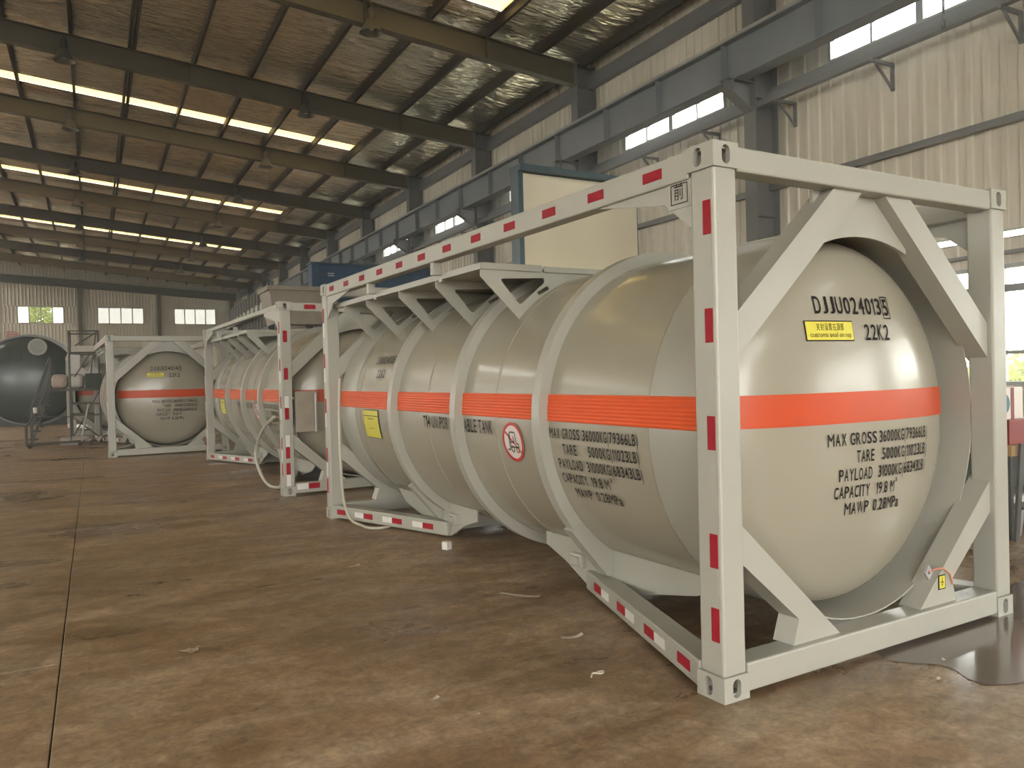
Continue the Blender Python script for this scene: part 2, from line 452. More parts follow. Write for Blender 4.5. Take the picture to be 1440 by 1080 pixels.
# ------------------------------------------------------------------ floor
fl = struct('floor')
def slab(x0, x1, y0, y1):
    bm = bmesh.new(); box(bm, x0 + 0.003, x1 - 0.003, y0 + 0.003, y1 - 0.003, -0.2, 0.0, 0.004)
    return put('concrete_slab', mesh_of('concrete_slab', bm, 'floor_concrete'), fl)
xs = [LX - 0.5, -20.7, -14.7, -8.7, -2.72, 3.3, WX + 0.5]
for i in range(len(xs) - 1):
    ys = [Y0 - 0.5] + [2.3 + 5.6 * k for k in range(-2, 12)] + [Y1 + 0.5]
    if i >= 4: ys = [Y0 - 0.5, -9.7, 14.3, 32.3, 50.3, Y1 + 0.5]
    for j in range(len(ys) - 1): slab(xs[i], xs[i + 1], ys[j], ys[j + 1])
bm = bmesh.new(); box(bm, LX - 0.5, WX + 0.5, Y0 - 0.5, Y1 + 0.5, -0.4, -0.2)
put('subfloor', mesh_of('subfloor', bm, 'rubber'), fl)
bm = bmesh.new(); box(bm, -140, 140, -140, 220, -0.6, -0.41)
g_ = struct('ground', mesh_of('ground', bm, 'ground'))

# ------------------------------------------------------------------ profiled wall sheets
def sheet(bm, width, z0, z1, ribs, depth=0.032):
    """trapezoidal sheet in the YZ plane, ribs proud towards -X, with a little thickness"""
    p = width / ribs; prof = []
    for k in range(ribs):
        y = k * p
        prof += [(y, 0), (y + p * 0.55, 0), (y + p * 0.63, -depth), (y + p * 0.92, -depth)]
    prof.append((width, 0))
    for z in (0,):
        a = [bm.verts.new((x, y, z0)) for y, x in prof]; b = [bm.verts.new((x, y, z1)) for y, x in prof]
        for i in range(len(prof) - 1): bm.faces.new((a[i], a[i + 1], b[i + 1], b[i]))
    box(bm, 0.005, 0.05, 0, width, z0, z1)
def sheet_mesh(width, z0, z1, ribs):
    return once('wall_panel_%.2f_%.2f_%.2f' % (width, z0, z1), lambda b: sheet(b, width, z0, z1, ribs), 'wall_sheet', fix=False)
wr = struct('wall_right')
BW = 6.0115
WTOP = 9.62
for k in range(-1, 13):
    yb = BAY[k] if k >= 0 else Y0
    bw = BW if k >= 0 else BAY[0] - Y0
    near = True
    nsh = 4; sw = bw / nsh
    bands = [(0.0, LOZ[0]), (SLIT[1], UPZ[0]), (UPZ[1], WTOP)]
    if near and k >= 0: bands.append((LOZ[1], SLIT[0]))
    else: bands[0] = (0.0, UPZ[0]); bands.pop(1)
    for z0, z1 in bands:
        for j in range(nsh):
            put('wall_panel', sheet_mesh(sw, z0, z1, 6), wr, (WX, yb + j * sw, 0))
    piers = [(UPZ, UPW)]
    if near and k >= 0: piers += [(LOZ, LOW), (SLIT, LOW)]
    if k < 0:
        put('wall_panel', sheet_mesh(bw, UPZ[0], UPZ[1], 24), wr, (WX, yb, 0)); continue
    for (z0, z1), (a, b) in piers:
        put('wall_panel', sheet_mesh(a, z0, z1, 4), wr, (WX, yb, 0))
        put('wall_panel', sheet_mesh(bw - b, z0, z1, 4), wr, (WX, yb + b, 0))
# girts
def girt(z, x=WX - 0.10, d=0.10, h=0.11):
    bm = bmesh.new(); box(bm, x - d / 2, x + d / 2, Y0, Y1, z - h / 2, z + h / 2)
    put('girt', mesh_of('girt', bm, 'column_steel'), wr)
girt(4.97); girt(UPZ[0] - 0.10, h=0.14); girt(8.98, h=0.34, d=0.16); girt(LOZ[1] + 0.16, h=0.05, d=0.06)

# columns with crane corbels
def column(bm):
    x0, x1 = CX, WX - 0.02; fw = 0.15
    z1 = 9.38
    box(bm, x0, x0 + 0.02, -fw, fw, 0, z1)
    box(bm, x1 - 0.02, x1, -fw, fw, 0, z1)
    box(bm, x0 + 0.02, x1 - 0.02, -0.008, 0.008, 0, z1)
    for z in (2.0, 4.4, 6.6, 8.8):
        box(bm, x0 + 0.02, x1 - 0.02, -fw + 0.01, fw - 0.01, z, z + 0.012)
    box(bm, x0 - 0.05, x1 + 0.02, -fw - 0.04, fw + 0.04, 0, 0.03)
def corbel(bm):
    z = 6.88
    pts = [(CX, z), (CX - 0.62, z), (CX - 0.62, z - 0.16), (CX, z - 0.52)]
    plate(bm, pts, [], 0.014, (0, 0, 0), (1, 0, 0), (0, 0, 1))
    box(bm, CX - 0.62, CX, -0.13, 0.13, z - 0.016, z)
    bar(bm, (CX - 0.62, 0, z - 0.168), (CX, 0, z - 0.528), 0.24, 0.016, (0, 0, 1))
    box(bm, CX - 0.5, CX - 0.485, -0.12, 0.12, z - 0.22, z - 0.016)
cme = once('column', column, 'column_steel'); bme = once('corbel', corbel, 'column_steel')
for k in range(0, 13):
    c = put('column', cme, wr, (0, BAY[k], 0)); put('corbel', bme, c)

# crane runway girder
def igirder(bm, x, y0, y1, z0, z1, fw):
    box(bm, x - fw, x + fw, y0, y1, z0, z0 + 0.025); box(bm, x - fw, x + fw, y0, y1, z1 - 0.025, z1)
    box(bm, x - 0.01, x + 0.01, y0, y1, z0 + 0.025, z1 - 0.025)
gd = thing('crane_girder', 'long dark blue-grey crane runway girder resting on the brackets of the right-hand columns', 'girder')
put('beam', mesh_of('beam', bmnew(lambda b: igirder(b, 8.18, Y0 + 0.2, Y1 - 0.2, 6.885, 7.64, 0.16)), 'girder_veil_paint'), gd)
put('rail', mesh_of('rail', bmnew(lambda b: (box(b, 8.15, 8.21, Y0 + 0.2, Y1 - 0.2, 7.665, 7.77), box(b, 8.12, 8.24, Y0 + 0.2, Y1 - 0.2, 7.64, 7.665))), 'galvanised'), gd)
stf = once('stiffener', lambda b: (box(b, 8.03, 8.17, -0.006, 0.006, 6.91, 7.615), box(b, 8.19, 8.33, -0.006, 0.006, 6.91, 7.615)), 'girder_veil_paint')
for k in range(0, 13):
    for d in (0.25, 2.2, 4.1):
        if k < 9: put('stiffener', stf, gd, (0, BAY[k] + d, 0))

# conductor rail on triangular wall brackets
cr = thing('conductor_rail', 'thin dark rail on triangular brackets below the high side windows', 'rail')
put('rail', mesh_of('rail', bmnew(lambda b: box(b, 8.55, 8.67, Y0 + 0.3, Y1 - 0.3, 6.42, 6.53)), 'column_steel'), cr)
def wbr(b):
    box(b, 8.52, WX - 0.03, -0.025, 0.025, 6.37, 6.42)
    box(b, WX - 0.08, WX - 0.03, -0.025, 0.025, 5.98, 6.37)
    bar(b, (8.62, 0, 6.36), (WX - 0.06, 0, 6.0), 0.035, 0.035)
wbm = once('bracket', wbr, 'column_steel')
for k in range(-5, 30):
    put('bracket', wbm, cr, (0, 5.63 + 2.0 * k, 0))

# right-hand windows
WN = [0]
def window(axis, pos, a0, a1, z0, z1, panes, horiz=(), frosted=(), thick=0.06, mull=None, fwid=0.055, dirty=()):
    """window in plane x=pos (axis 'X', running along Y) or y=pos (axis 'Y', running along X)"""
    WN[0] += 1
    o = struct('window_%d' % WN[0])
    def bx(b, s0, s1, d0, d1, h0, h1):
        if axis == 'X': box(b, pos + d0, pos + d1, s0, s1, h0, h1)
        else: box(b, s0, s1, pos + d0, pos + d1, h0, h1)
    bm = bmesh.new()
    bx(bm, a0, a1, -0.05, 0.06, z0, z0 + fwid); bx(bm, a0, a1, -0.05, 0.06, z1 - fwid, z1)
    bx(bm, a0, a0 + fwid, -0.05, 0.06, z0 + fwid, z1 - fwid); bx(bm, a1 - fwid, a1, -0.05, 0.06, z0 + fwid, z1 - fwid)
    put('frame', mesh_of('frame', bm, 'window_frame'), o)
    st = (a1 - a0) / panes
    for k in range(1, panes):
        wd = (mull or {}).get(k, 0.035 if axis == 'X' else 0.075)
        bm = bmesh.new(); bx(bm, a0 + st * k - wd / 2, a0 + st * k + wd / 2, -0.04, 0.05, z0 + fwid, z1 - fwid)
        put('mullion', mesh_of('mullion', bm, 'window_frame'), o)
    for hz, wd in horiz:
        bm = bmesh.new(); bx(bm, a0 + fwid, a1 - fwid, -0.05, 0.055, hz - wd / 2, hz + wd / 2)
        put('transom', mesh_of('transom', bm, 'column_steel'), o)
    for k in range(panes):
        bm = bmesh.new()
        s0, s1 = a0 + st * k + 0.012, a0 + st * (k + 1) - 0.012
        bx(bm, s0, s1, 0.0, 0.006, z0 + fwid / 2, z1 - fwid / 2)
        put('pane', mesh_of('pane', bm, 'frosted_pane' if k in frosted else ('dirty_glass' if k in dirty else 'glass')), o)
    return o
for k in range(0, 13):
    window('X', WX, BAY[k] + UPW[0], BAY[k] + UPW[1], UPZ[0], UPZ[1], 4, mull={2: 0.12})
for k in range(0, 13):
    window('X', WX, BAY[k] + LOW[0], BAY[k] + LOW[1], LOZ[0], LOZ[1], 4, horiz=((2.61, 0.10), (1.69, 0.05)), mull={2: 0.08})
    window('X', WX, BAY[k] + LOW[0], BAY[k] + LOW[1], SLIT[0], SLIT[1], 1, fwid=0.012)

# ------------------------------------------------------------------ end wall
we = struct('wall_end')
YE = Y1
ew = [(-7.5, -4.38), (-2.06, 1.29), (3.58, 6.85)]
EZ = (6.42, 7.75)
def esheet(bm, width, z0, z1, ribs):
    p = width / ribs; d = 0.03; prof = []
    for k in range(ribs):
        x = k * p; prof += [(x, 0), (x + p * 0.55, 0), (x + p * 0.63, -d), (x + p * 0.92, -d)]
    prof.append((width, 0))
    a = [bm.verts.new((x, y, z0)) for x, y in prof]; b = [bm.verts.new((x, y, z1)) for x, y in prof]
    for i in range(len(prof) - 1): bm.faces.new((a[i], a[i + 1], b[i + 1], b[i]))
    box(bm, 0, width, 0.005, 0.05, z0, z1)
def epanel(x0, x1, z0, z1):
    n = max(1, round((x1 - x0) / 1.2)); wd = (x1 - x0) / n
    for j in range(n):
        me = once('end_panel_%.3f_%.2f_%.2f' % (wd, z0, z1), lambda b: esheet(b, wd, z0, z1, max(2, round(wd / 0.25))), 'wall_sheet', fix=False)
        put('wall_panel', me, we, (x0 + j * wd, YE, 0))
epanel(-10.0, WX + 0.05, 0.0, EZ[0]); epanel(-10.0, WX + 0.05, EZ[1], 11.6)
cuts = [-10.0] + [v for a in ew for v in a] + [WX + 0.05]
for i in range(0, len(cuts), 2): epanel(cuts[i], cuts[i + 1], EZ[0], EZ[1])
bm = bmesh.new(); box(bm, LX - 0.1, -10.0, YE, YE + 0.06, 0, 11.7)
put('wall_panel', mesh_of('wall_panel', bm, 'wall_sheet'), we)
for x in (-9.0, -3.27, 2.44, 8.15):
    bm = bmesh.new(); box(bm, x - 0.14, x + 0.14, YE - 0.28, YE - 0.26, 0, raf_bot(x)); box(bm, x - 0.14, x + 0.14, YE - 0.06, YE - 0.035, 0, raf_bot(x))
    box(bm, x - 0.012, x + 0.012, YE - 0.26, YE - 0.06, 0, raf_bot(x))
    put('column', mesh_of('column', bm, 'frame_steel'), we)
# dark sloping band of beams over the end wall
bm = bmesh.new()
bar(bm, (CX, YE - 0.32, 8.74), (-10.2, YE - 0.32, 8.74 + 0.064 * 18.7), 0.22, 0.62)
put('wind_beam', mesh_of('wind_beam', bm, 'green_trim'), we)
bm = bmesh.new(); bar(bm, (CX, YE - 0.6, 9.12), (-10.2, YE - 0.6, 9.12 + 0.064 * 18.7), 0.06, 0.06)
put('pipe', mesh_of('pipe', bm, 'galvanised'), we)
for i, (a, b) in enumerate(ew):
    window('Y', YE, a, b, EZ[0], EZ[1], 4, frosted=(0, 3) if i == 0 else (), dirty=() if i == 0 else (0, 1, 2, 3))

# ------------------------------------------------------------------ left and front walls (out of view), several openings added for light
wl = struct('wall_left')
bm = bmesh.new()
LLZ = (1.15, 3.45)  # low left windows, unseen, added to light the hall
LUZ = (6.86, 8.7); LUW = (0.4, 5.6)  # high left windows, unseen, widened to brighten the upper hall
ADDED_DOOR = (BAY[8] + 0.3, BAY[12] - 0.3)  # unseen doorway added to throw light on the end wall
box(bm, LX - 0.05, LX, Y0, Y1, LUZ[1], 9.62)
for ya, yb in ((Y0, ADDED_DOOR[0]), (ADDED_DOOR[1], Y1)):
    box(bm, LX - 0.05, LX, ya, yb, 0, LLZ[0]); box(bm, LX - 0.05, LX, ya, yb, LLZ[1], LUZ[0])
box(bm, LX - 0.05, LX, ADDED_DOOR[0], ADDED_DOOR[1], 6.2, LUZ[0])
for k in range(-1, 13):
    yb = BAY[k] if k >= 0 else Y0; bw = BW if k >= 0 else BAY[0] - Y0
    if k < 0: box(bm, LX - 0.05, LX, yb, yb + bw, LUZ[0], LUZ[1]); box(bm, LX - 0.05, LX, yb, yb + bw, LLZ[0], LLZ[1]); continue
    if k not in (8, 9, 10, 11): box(bm, LX - 0.05, LX, yb, yb + LOW[0], LLZ[0], LLZ[1]); box(bm, LX - 0.05, LX, yb + LOW[1], yb + bw, LLZ[0], LLZ[1])
    box(bm, LX - 0.05, LX, yb, yb + LUW[0], LUZ[0], LUZ[1]); box(bm, LX - 0.05, LX, yb + LUW[1], yb + bw, LUZ[0], LUZ[1])
put('wall_panel', mesh_of('wall_panel', bm, 'wall_sheet'), wl)
for k in range(0, 13):
    window('X', LX, BAY[k] + LUW[0], BAY[k] + LUW[1], LUZ[0], LUZ[1], 4)
    if k not in (8, 9, 10, 11): window('X', LX, BAY[k] + LOW[0], BAY[k] + LOW[1], LLZ[0], LLZ[1], 4, frosted=() if k < 4 else (0, 1, 2, 3))  # added low windows, the far ones frosted to soften their light
wf = struct('wall_front')
bm = bmesh.new()
DZ = 6.4
DOORS = ((-27.0, -14.0), (-11.0, 3.0))  # left one is an unseen opening added to light the right wall
FH = (7.0, 9.0)
box(bm, LX, WX, Y0 - 0.05, Y0, DZ, FH[0]); box(bm, LX, WX, Y0 - 0.05, Y0, FH[1], 11.7)
ADDED_FWIN = [(-27.0 + 5.6 * k, -27.0 + 5.6 * k + 4.8) for k in range(6)]  # unseen high windows added to brighten rafters and upper walls
fc = [LX] + [v for a in ADDED_FWIN for v in a] + [WX]
for i in range(0, len(fc), 2): box(bm, fc[i], fc[i + 1], Y0 - 0.05, Y0, FH[0], FH[1])
for x0, x1 in ((LX, -27.0), (-14.0, -11.0), (3.0, WX)): box(bm, x0, x1, Y0 - 0.05, Y0, 0, DZ)
put('wall_panel', mesh_of('wall_panel', bm, 'wall_sheet'), wf)
for a, b in ADDED_FWIN: window('Y', Y0, a, b, FH[0], FH[1], 4)
for i, (x0, x1) in enumerate(DOORS):
    bm = bmesh.new(); box(bm, x0 - 0.2, x0, Y0 - 0.1, Y0 + 0.1, 0, DZ + 0.2); box(bm, x1, x1 + 0.2, Y0 - 0.1, Y0 + 0.1, 0, DZ + 0.2); box(bm, x0, x1, Y0 - 0.1, Y0 + 0.1, DZ, DZ + 0.2)
    struct('door_%d' % (i + 1), mesh_of('door_frame', bm, 'column_steel'))

# ------------------------------------------------------------------ roof
ce = struct('ceiling')
def rafter(bm):
    xa, xb = RIDGE, WX - 0.03
    def slab_(z_off0, z_off1, hw):
        vs = []
        for x in (xa, xb):
            zb = raf_bot(x)
            for y in (-hw, hw):
                for zo in (z_off0, z_off1): vs.append(bm.verts.new((x, y, zb + zo)))
        for q in ((0, 1, 3, 2), (4, 6, 7, 5), (0, 4, 5, 1), (2, 3, 7, 6), (0, 2, 6, 4), (1, 5, 7, 3)): bm.faces.new([vs[i] for i in q])
    slab_(0, 0.016, 0.12); slab_(0.514, 0.53, 0.12); slab_(0.016, 0.514, 0.006)
    for x in (6.0, 3.0, 0.0, -3.0, -6.0):
        box(bm, x - 0.006, x + 0.006, -0.11, 0.11, raf_bot(x) + 0.016, raf_top(x) - 0.016)
rme = once('rafter', rafter, 'frame_steel')
for k in range(0, 13):
    put('rafter', rme, ce, (0, BAY[k], 0))
    put('rafter', rme, ce, (2 * RIDGE, BAY[k], 0), scale=(-1, 1, 1))
PX = [7.5 - 1.47 * k for k in range(12)]
def purlin(b):
    box(b, -0.035, -0.025, Y0, Y1, 0, 0.22); box(b, -0.035, 0.035, Y0, Y1, 0, 0.01); box(b, -0.035, 0.035, Y0, Y1, 0.21, 0.22)
    box(b, 0.028, 0.035, Y0, Y1, 0.01, 0.035); box(b, 0.028, 0.035, Y0, Y1, 0.185, 0.21)
pme = once('purlin', purlin, 'purlin_steel')
for x in PX + [8.75]:
    put('purlin', pme, ce, (x, 0, raf_top(x)))
for x in (PX[6], ):
    put('purlin', pme, ce, (x - 0.12, 0, raf_top(x - 0.12)))
clip = once('purlin_clip', lambda b: (box(b, -0.005, 0.005, -0.06, 0.06, 0, 0.16), bar(b, (-0.05, 0.16, -0.35), (0, 0.05, 0.05), 0.02, 0.02)), 'purlin_steel')
for k in range(3, 8):
    for x in PX[:8]: put('purlin_clip', clip, ce, (x - 0.06, BAY[k], raf_top(x)))
# insulation foil between the purlins
def foil(bm, seed, dx, dy):
    r = random.Random(seed); nx, ny = 12, 84
    w_ = [(r.uniform(0.010, 0.024), r.uniform(8, 24), r.uniform(-2.2, 2.2), r.uniform(0, 6.3), r.uniform(-2, 2)) for _ in range(9)]
    kn = [[r.uniform(-1, 1) for _ in range(ny // 4 + 3)] for _ in range(nx // 3 + 3)]
    g = []
    for i in range(nx + 1):
        row = []
        for j in range(ny + 1):
            u, v = i / nx, j / ny; y = v * dy
            edge = max(0.0, math.sin(PI * u)) ** 0.6 * min(1.0, 5 * v, 5 * (1 - v))
            a_, b_ = i / 3, j / 4; i0, j0 = int(a_), int(b_); fa, fb = a_ - i0, b_ - j0
            k = (kn[i0][j0] * (1 - fa) + kn[i0 + 1][j0] * fa) * (1 - fb) + (kn[i0][j0 + 1] * (1 - fa) + kn[i0 + 1][j0 + 1] * fa) * fb
            z = -0.035 * edge + 0.014 * k * edge
            for am, fy, fx, ph, wv in w_:
                z += am * edge * (1 - abs(math.sin(0.5 * (fy * y + fx * u * 3 + ph + wv * math.sin(2.1 * u * 3 + ph))))) * (0.6 + 0.6 * math.sin(1.3 * y + ph))
            z += r.uniform(-0.0025, 0.0025) * edge
            x = -u * dx
            row.append(bm.verts.new((x, y, z - SL * x)))
        g.append(row)
    for i in range(nx):
        for j in range(ny):
            f = bm.faces.new((g[i][j], g[i + 1][j], g[i + 1][j + 1], g[i][j + 1])); f.smooth = True
SKY_BAYS = (1, 3, 5, 7, 9, 11)
edges = [WX + 0.05] + PX + [RIDGE]
for k in range(-1, 13):
    yb = BAY[k] if k >= 0 else Y0
    bw = BW if k >= 0 else BAY[0] - Y0
    for i in range(len(edges) - 1):
        xa, xb = edges[i], edges[i + 1]
        lit = k in SKY_BAYS and xb < 5.9
        if i == 0 or k < 0 or i == len(edges) - 2:
            bm = bmesh.new(); foil(bm, 3, xa - xb, bw); me = mesh_of('foil_sheet', bm, 'foil', sharp=3.0, fix=False)
        else:
            me = once('foil_sheet_%d' % ((k * 5 + i) % 4), lambda b: foil(b, (k * 5 + i) % 4, 1.47, BW), 'foil', sharp=3.0, fix=False)
        z = raf_top(xa) + 0.21
        sy = 1.0
        if lit: sy = 4.38 / BW
        put('foil_sheet', me, ce, (xa, yb, z), scale=(1, sy, 1))
        if lit:
            put('foil_sheet', me, ce, (xa, yb + 5.0, z), scale=(1, (BW - 5.0) / BW, 1))
for k in SKY_BAYS:
    bm = bmesh.new(); n = 24
    xa, xb = 5.9, RIDGE
    prof = [(j / n * 0.62, 0.018 * (1 if j % 4 in (1, 2) else 0)) for j in range(n + 1)]
    a = [bm.verts.new((xa, y, raf_top(xa) + 0.215 + z)) for y, z in prof]; b = [bm.verts.new((xb, y, raf_top(xb) + 0.215 + z)) for y, z in prof]
    for j in range(n): bm.faces.new((a[j], a[j + 1], b[j + 1], b[j]))
    put('skylight', mesh_of('skylight', bm, 'skylight_sheet', fix=False), ce, (0, BAY[k] + 4.38, 0))
    # foil patch at the eave side of the strip
    bm = bmesh.new(); box(bm, 5.9, 6.03, 4.1, 5.05, raf_top(6.03) + 0.2, raf_top(5.9) + 0.24)
    put('skylight_end', mesh_of('skylight_end', bm, 'foil'), ce, (0, BAY[k], 0))
def left_roof(y0, y1, xa, xb, m, nm):
    bm = bmesh.new(); za = raf_top(2 * RIDGE - xa) + 0.21; zb = raf_top(2 * RIDGE - xb) + 0.21
    bm.faces.new([bm.verts.new(p) for p in ((xa, y0, za), (xb, y0, zb), (xb, y1, zb), (xa, y1, za))])
    put(nm, mesh_of(nm, bm, m, fix=False), ce)
yp = Y0
strips = sorted([(BAY[k] + 4.38, BAY[k] + 5.0) for k in SKY_BAYS] + [(BAY[k] + 1.5, BAY[k] + 4.2) for k in (6, 8, 10, 12)])  # wide strips are unseen skylights added to brighten the far end
for a, b in strips:
    left_roof(yp, a, RIDGE, LX - 0.05, 'foil', 'foil_sheet'); left_roof(a, b, RIDGE - 1.0, LX + 4.0, 'skylight_sheet' if b - a < 1 else 'frosted_pane', 'skylight')
    left_roof(a, b, LX + 4.0, LX - 0.05, 'foil', 'foil_sheet'); left_roof(a, b, RIDGE, RIDGE - 1.0, 'foil', 'foil_sheet')
    yp = b
left_roof(yp, Y1, RIDGE, LX - 0.05, 'foil', 'foil_sheet')

# ------------------------------------------------------------------ tank containers
W, L, H = 2.438, 6.058, 2.591
TH = 0.040724
XC, ZC, RS, RR = 1.219, 1.235, 1.08, 1.153
HR, HY, HB, HN = 1.04, 0.42, 0.32, 2.2
YRINGS = (1.693, 2.917, 4.248)
def cm(x, y, z=0.0):
    """container frame (turned slightly against the hall) to world"""
    c, s = math.cos(TH), math.sin(TH)
    return Vector((x * c - y * s, x * s + y * c, z))
def head_y(x, z):
    r = math.hypot(x - XC, z - ZC) / HR
    return HY - HB * max(0.0, 1 - min(r, 1) ** HN) ** (1 / HN)
def tank_top(x): return ZC + math.sqrt(max(0, RS ** 2 - (x - XC) ** 2))
def tank_bot(x): return ZC - math.sqrt(max(0, RS ** 2 - (x - XC) ** 2))

def holed(bm, w_, h_, hw, hh, thick, org, u, v):
    """rectangular wall w_ x h_ with one oval hole in its middle, from org along u and v, thickness along u x v"""
    org, u, v = Vector(org), Vector(u), Vector(v); nn = u.cross(v).normalized() * thick
    n = 40; ca = math.atan2(h_, w_); ang = []
    for q in range(4):
        c0 = (ca, PI - ca, PI + ca, 2 * PI - ca)
        a0, a1 = c0[q], c0[(q + 1) % 4] + (2 * PI if q == 3 else 0)
        ang += [a0 + (a1 - a0) * k / 10 for k in range(10)]
    r = min(hw, hh) / 2; rows = []
    for side in (0, 1):
        inn, out = [], []
        for a in ang:
            dx, dy = math.cos(a), math.sin(a)
            t = min((w_ / 2) / abs(dx) if abs(dx) > 1e-9 else 9, (h_ / 2) / abs(dy) if abs(dy) > 1e-9 else 9)
            ox, oy = dx * t, dy * t
            if hh >= hw:
                e = hh / 2 - r
                if abs(dx) > 1e-9 and abs(dy / dx) * r <= e: ix, iy = r * (1 if dx > 0 else -1), abs(r * dy / dx) * (1 if dy > 0 else -1)
                else:
                    cy = e * (1 if dy > 0 else -1); b_ = dy * cy; tt = b_ + math.sqrt(max(0, b_ * b_ - cy * cy + r * r)); ix, iy = dx * tt, dy * tt
            inn.append(bm.verts.new(org + u * (w_ / 2 + ix) + v * (h_ / 2 + iy) + nn * side))
            out.append(bm.verts.new(org + u * (w_ / 2 + ox) + v * (h_ / 2 + oy) + nn * side))
        rows.append((inn, out))
    for k in range(n):
        m = (k + 1) % n
        for inn, out in rows: bm.faces.new((inn[k], out[k], out[m], inn[m]))
        bm.faces.new((rows[0][0][k], rows[0][0][m], rows[1][0][m], rows[1][0][k]))
        bm.faces.new((rows[0][1][k], rows[0][1][m], rows[1][1][m], rows[1][1][k]))
def casting(bm):
    a, b, c = 0.162, 0.178, 0.118; t = 0.026
    holed(bm, a, c, 0.052, 0.088, t, (0, t, 0), (1, 0, 0), (0, 0, 1))
    holed(bm, b - t, c, 0.052, 0.088, t, (0, t, 0), (0, 1, 0), (0, 0, 1))
    holed(bm, a - t, b - t, 0.062, 0.11, t, (t, t, 0), (1, 0, 0), (0, 1, 0))
    box(bm, t, a, t, b, c - 0.02, c - 0.001); box(bm, a - 0.02, a - 0.001, t, b, t, c - 0.02); box(bm, t, a - 0.02, b - 0.02, b - 0.001, t, c - 0.02)
def post(bm): box(bm, 0.008, 0.152, 0.008, 0.160, 0.116, H - 0.116, 0.012)
def header(bm): box(bm, 0.158, W - 0.158, 0.008, 0.125, H - 0.128, H - 0.012, 0.010)
def sill(bm): box(bm, 0.160, W - 0.160, 0.006, 0.150, 0.024, 0.160, 0.010)
def brace_top(bm):
    plate(bm, [(0.13, 1.555), (1.135, 2.475), (0.905, 2.475), (0.13, 1.765)], [], 0.13, (0, 0.11, 0), (1, 0, 0), (0, 0, 1))
def brace_low(bm):
    plate(bm, [(0.13, 0.655), (0.565, 0.285), (0.52, 0.158), (0.875, 0.158), (0.13, 0.845)], [], 0.13, (0, 0.11, 0), (1, 0, 0), (0, 0, 1))
def arch(bm):
    # flat gusset between the two upper braces with an arched lower edge around the skirt
    o = [(0.82, 2.47)]
    n = 14
    a0, a1 = math.radians(112), math.radians(68)
    for k in range(n + 1):
        a = a0 + (a1 - a0) * k / n
        o.append((XC + 1.03 * math.cos(a), ZC - 0.02 + 1.03 * math.sin(a)))
    o += [(W - 0.82, 2.47)]
    plate(bm, o, [], 0.02, (0, 0.128, 0), (1, 0, 0), (0, 0, 1))
def skirt(bm):
    lathe(bm, [(RS - 0.002, 0.665), (RS, 0.66), (RS, 0.152), (RS - 0.008, 0.152), (RS - 0.008, 0.66)], 72, 'Y', (XC, 0, ZC))
def shell(bm):
    lathe(bm, [(RS - 0.004, 0.64), (RS - 0.004, L - 0.64)], 96, 'Y', (XC, 0, ZC))
def weld(bm):
    lathe(bm, [(RS - 0.02, -0.008), (RS + 0.0015, -0.006), (RS + 0.0015, 0.006), (RS - 0.02, 0.008)], 72, 'Y', (XC, 0, ZC))
def ring(bm):
    lathe(bm, [(RS - 0.02, -0.045), (RR, -0.045), (RR, 0.045), (RS - 0.02, 0.045)], 96, 'Y', (XC, 0, ZC))
def head(bm):
    prof = []
    n = 22
    for k in range(n + 1):
        s = k / n
        r = HR * math.sin(s * PI / 2); prof.append((max(r, 0.0005), head_y(XC + r, ZC)))
    prof.append((HR, 0.64))
    lathe(bm, prof, 96, 'Y', (XC, 0, ZC))
def cyl(y, t, off=0.006):
    """side surface: t is arc length above the tank axis, facing -X"""
    a = t / RS; r = RS + off
    return (XC - r * math.cos(a), y, ZC + r * math.sin(a))
def band_side(y0, y1):
    def f(bm):
        n = 64; m = 2
        rows = [[bm.verts.new(cyl(y0 + (y1 - y0) * i / m, 0.002 + 0.172 * j / n, 0.004 + 0.0028 * (1 - math.cos(2 * PI * 8 * j / n)))) for j in range(n + 1)] for i in range(m + 1)]
        for i in range(m):
            for j in range(n):
                fc = bm.faces.new((rows[i][j], rows[i][j + 1], rows[i + 1][j + 1], rows[i + 1][j])); fc.smooth = True
    return f
def band_head(bm):
    n = 40; m = 6; rows = []
    for i in range(n + 1):
        x = XC - 1.0 + 2.0 * i / n
        rows.append([bm.verts.new((x, head_y(x, 1.237 + 0.168 * j / m) - 0.004, 1.237 + 0.168 * j / m)) for j in range(m + 1)])
    for i in range(n):
        for j in range(m):
            fc = bm.faces.new((rows[i][j], rows[i][j + 1], rows[i + 1][j + 1], rows[i + 1][j])); fc.smooth = True
def top_rail(bm): box(bm, 0.006, 0.105, 0.176, L - 0.176, H - 0.142, H - 0.008, 0.008)
def corner_gusset(bm):
    plate(bm, [(0.155, 2.20), (0.175, 2.455), (0.175, 2.515), (0.95, 2.515), (0.95, 2.455), (0.36, 2.36)], [], 0.012, (0.03, 0, 0), (0, 1, 0), (0, 0, 1))
RA, RB = Vector((0.075, 0.15, 0)), Vector((0.655, 1.88, 0))
RD = (RB - RA).normalized()
def low_rail(bm): bar(bm, (RA.x, RA.y, 0.088), (RB.x, RB.y, 0.088), 0.14, 0.13, bev=0.008)
def web(bm):
    x = 0.63; zt = tank_bot(x) + 0.008
    plate(bm, [(0.62, zt), (0.72, 0.27), (0.83, 0.21), (1.18, 0.14), (1.42, 0.075), (1.62, 0.045), (1.74, 0.02), (1.90, 0.02), (2.20, 0.16), (2.46, 0.24), (2.46, zt)], [], 0.016, (x, 0, 0), (0, 1, 0), (0, 0, 1))
def saddle(bm):
    n = 16; x0, x1 = 0.64, W - 0.64; pts = [(x0, 0.03), (x1, 0.03)]
    for k in range(n + 1):
        x = x1 + (x0 - x1) * k / n
        pts.append((x, tank_bot(x) + 0.008))
    plate(bm, pts, [], 0.02, (0, 1.693, 0), (1, 0, 0), (0, 0, 1))
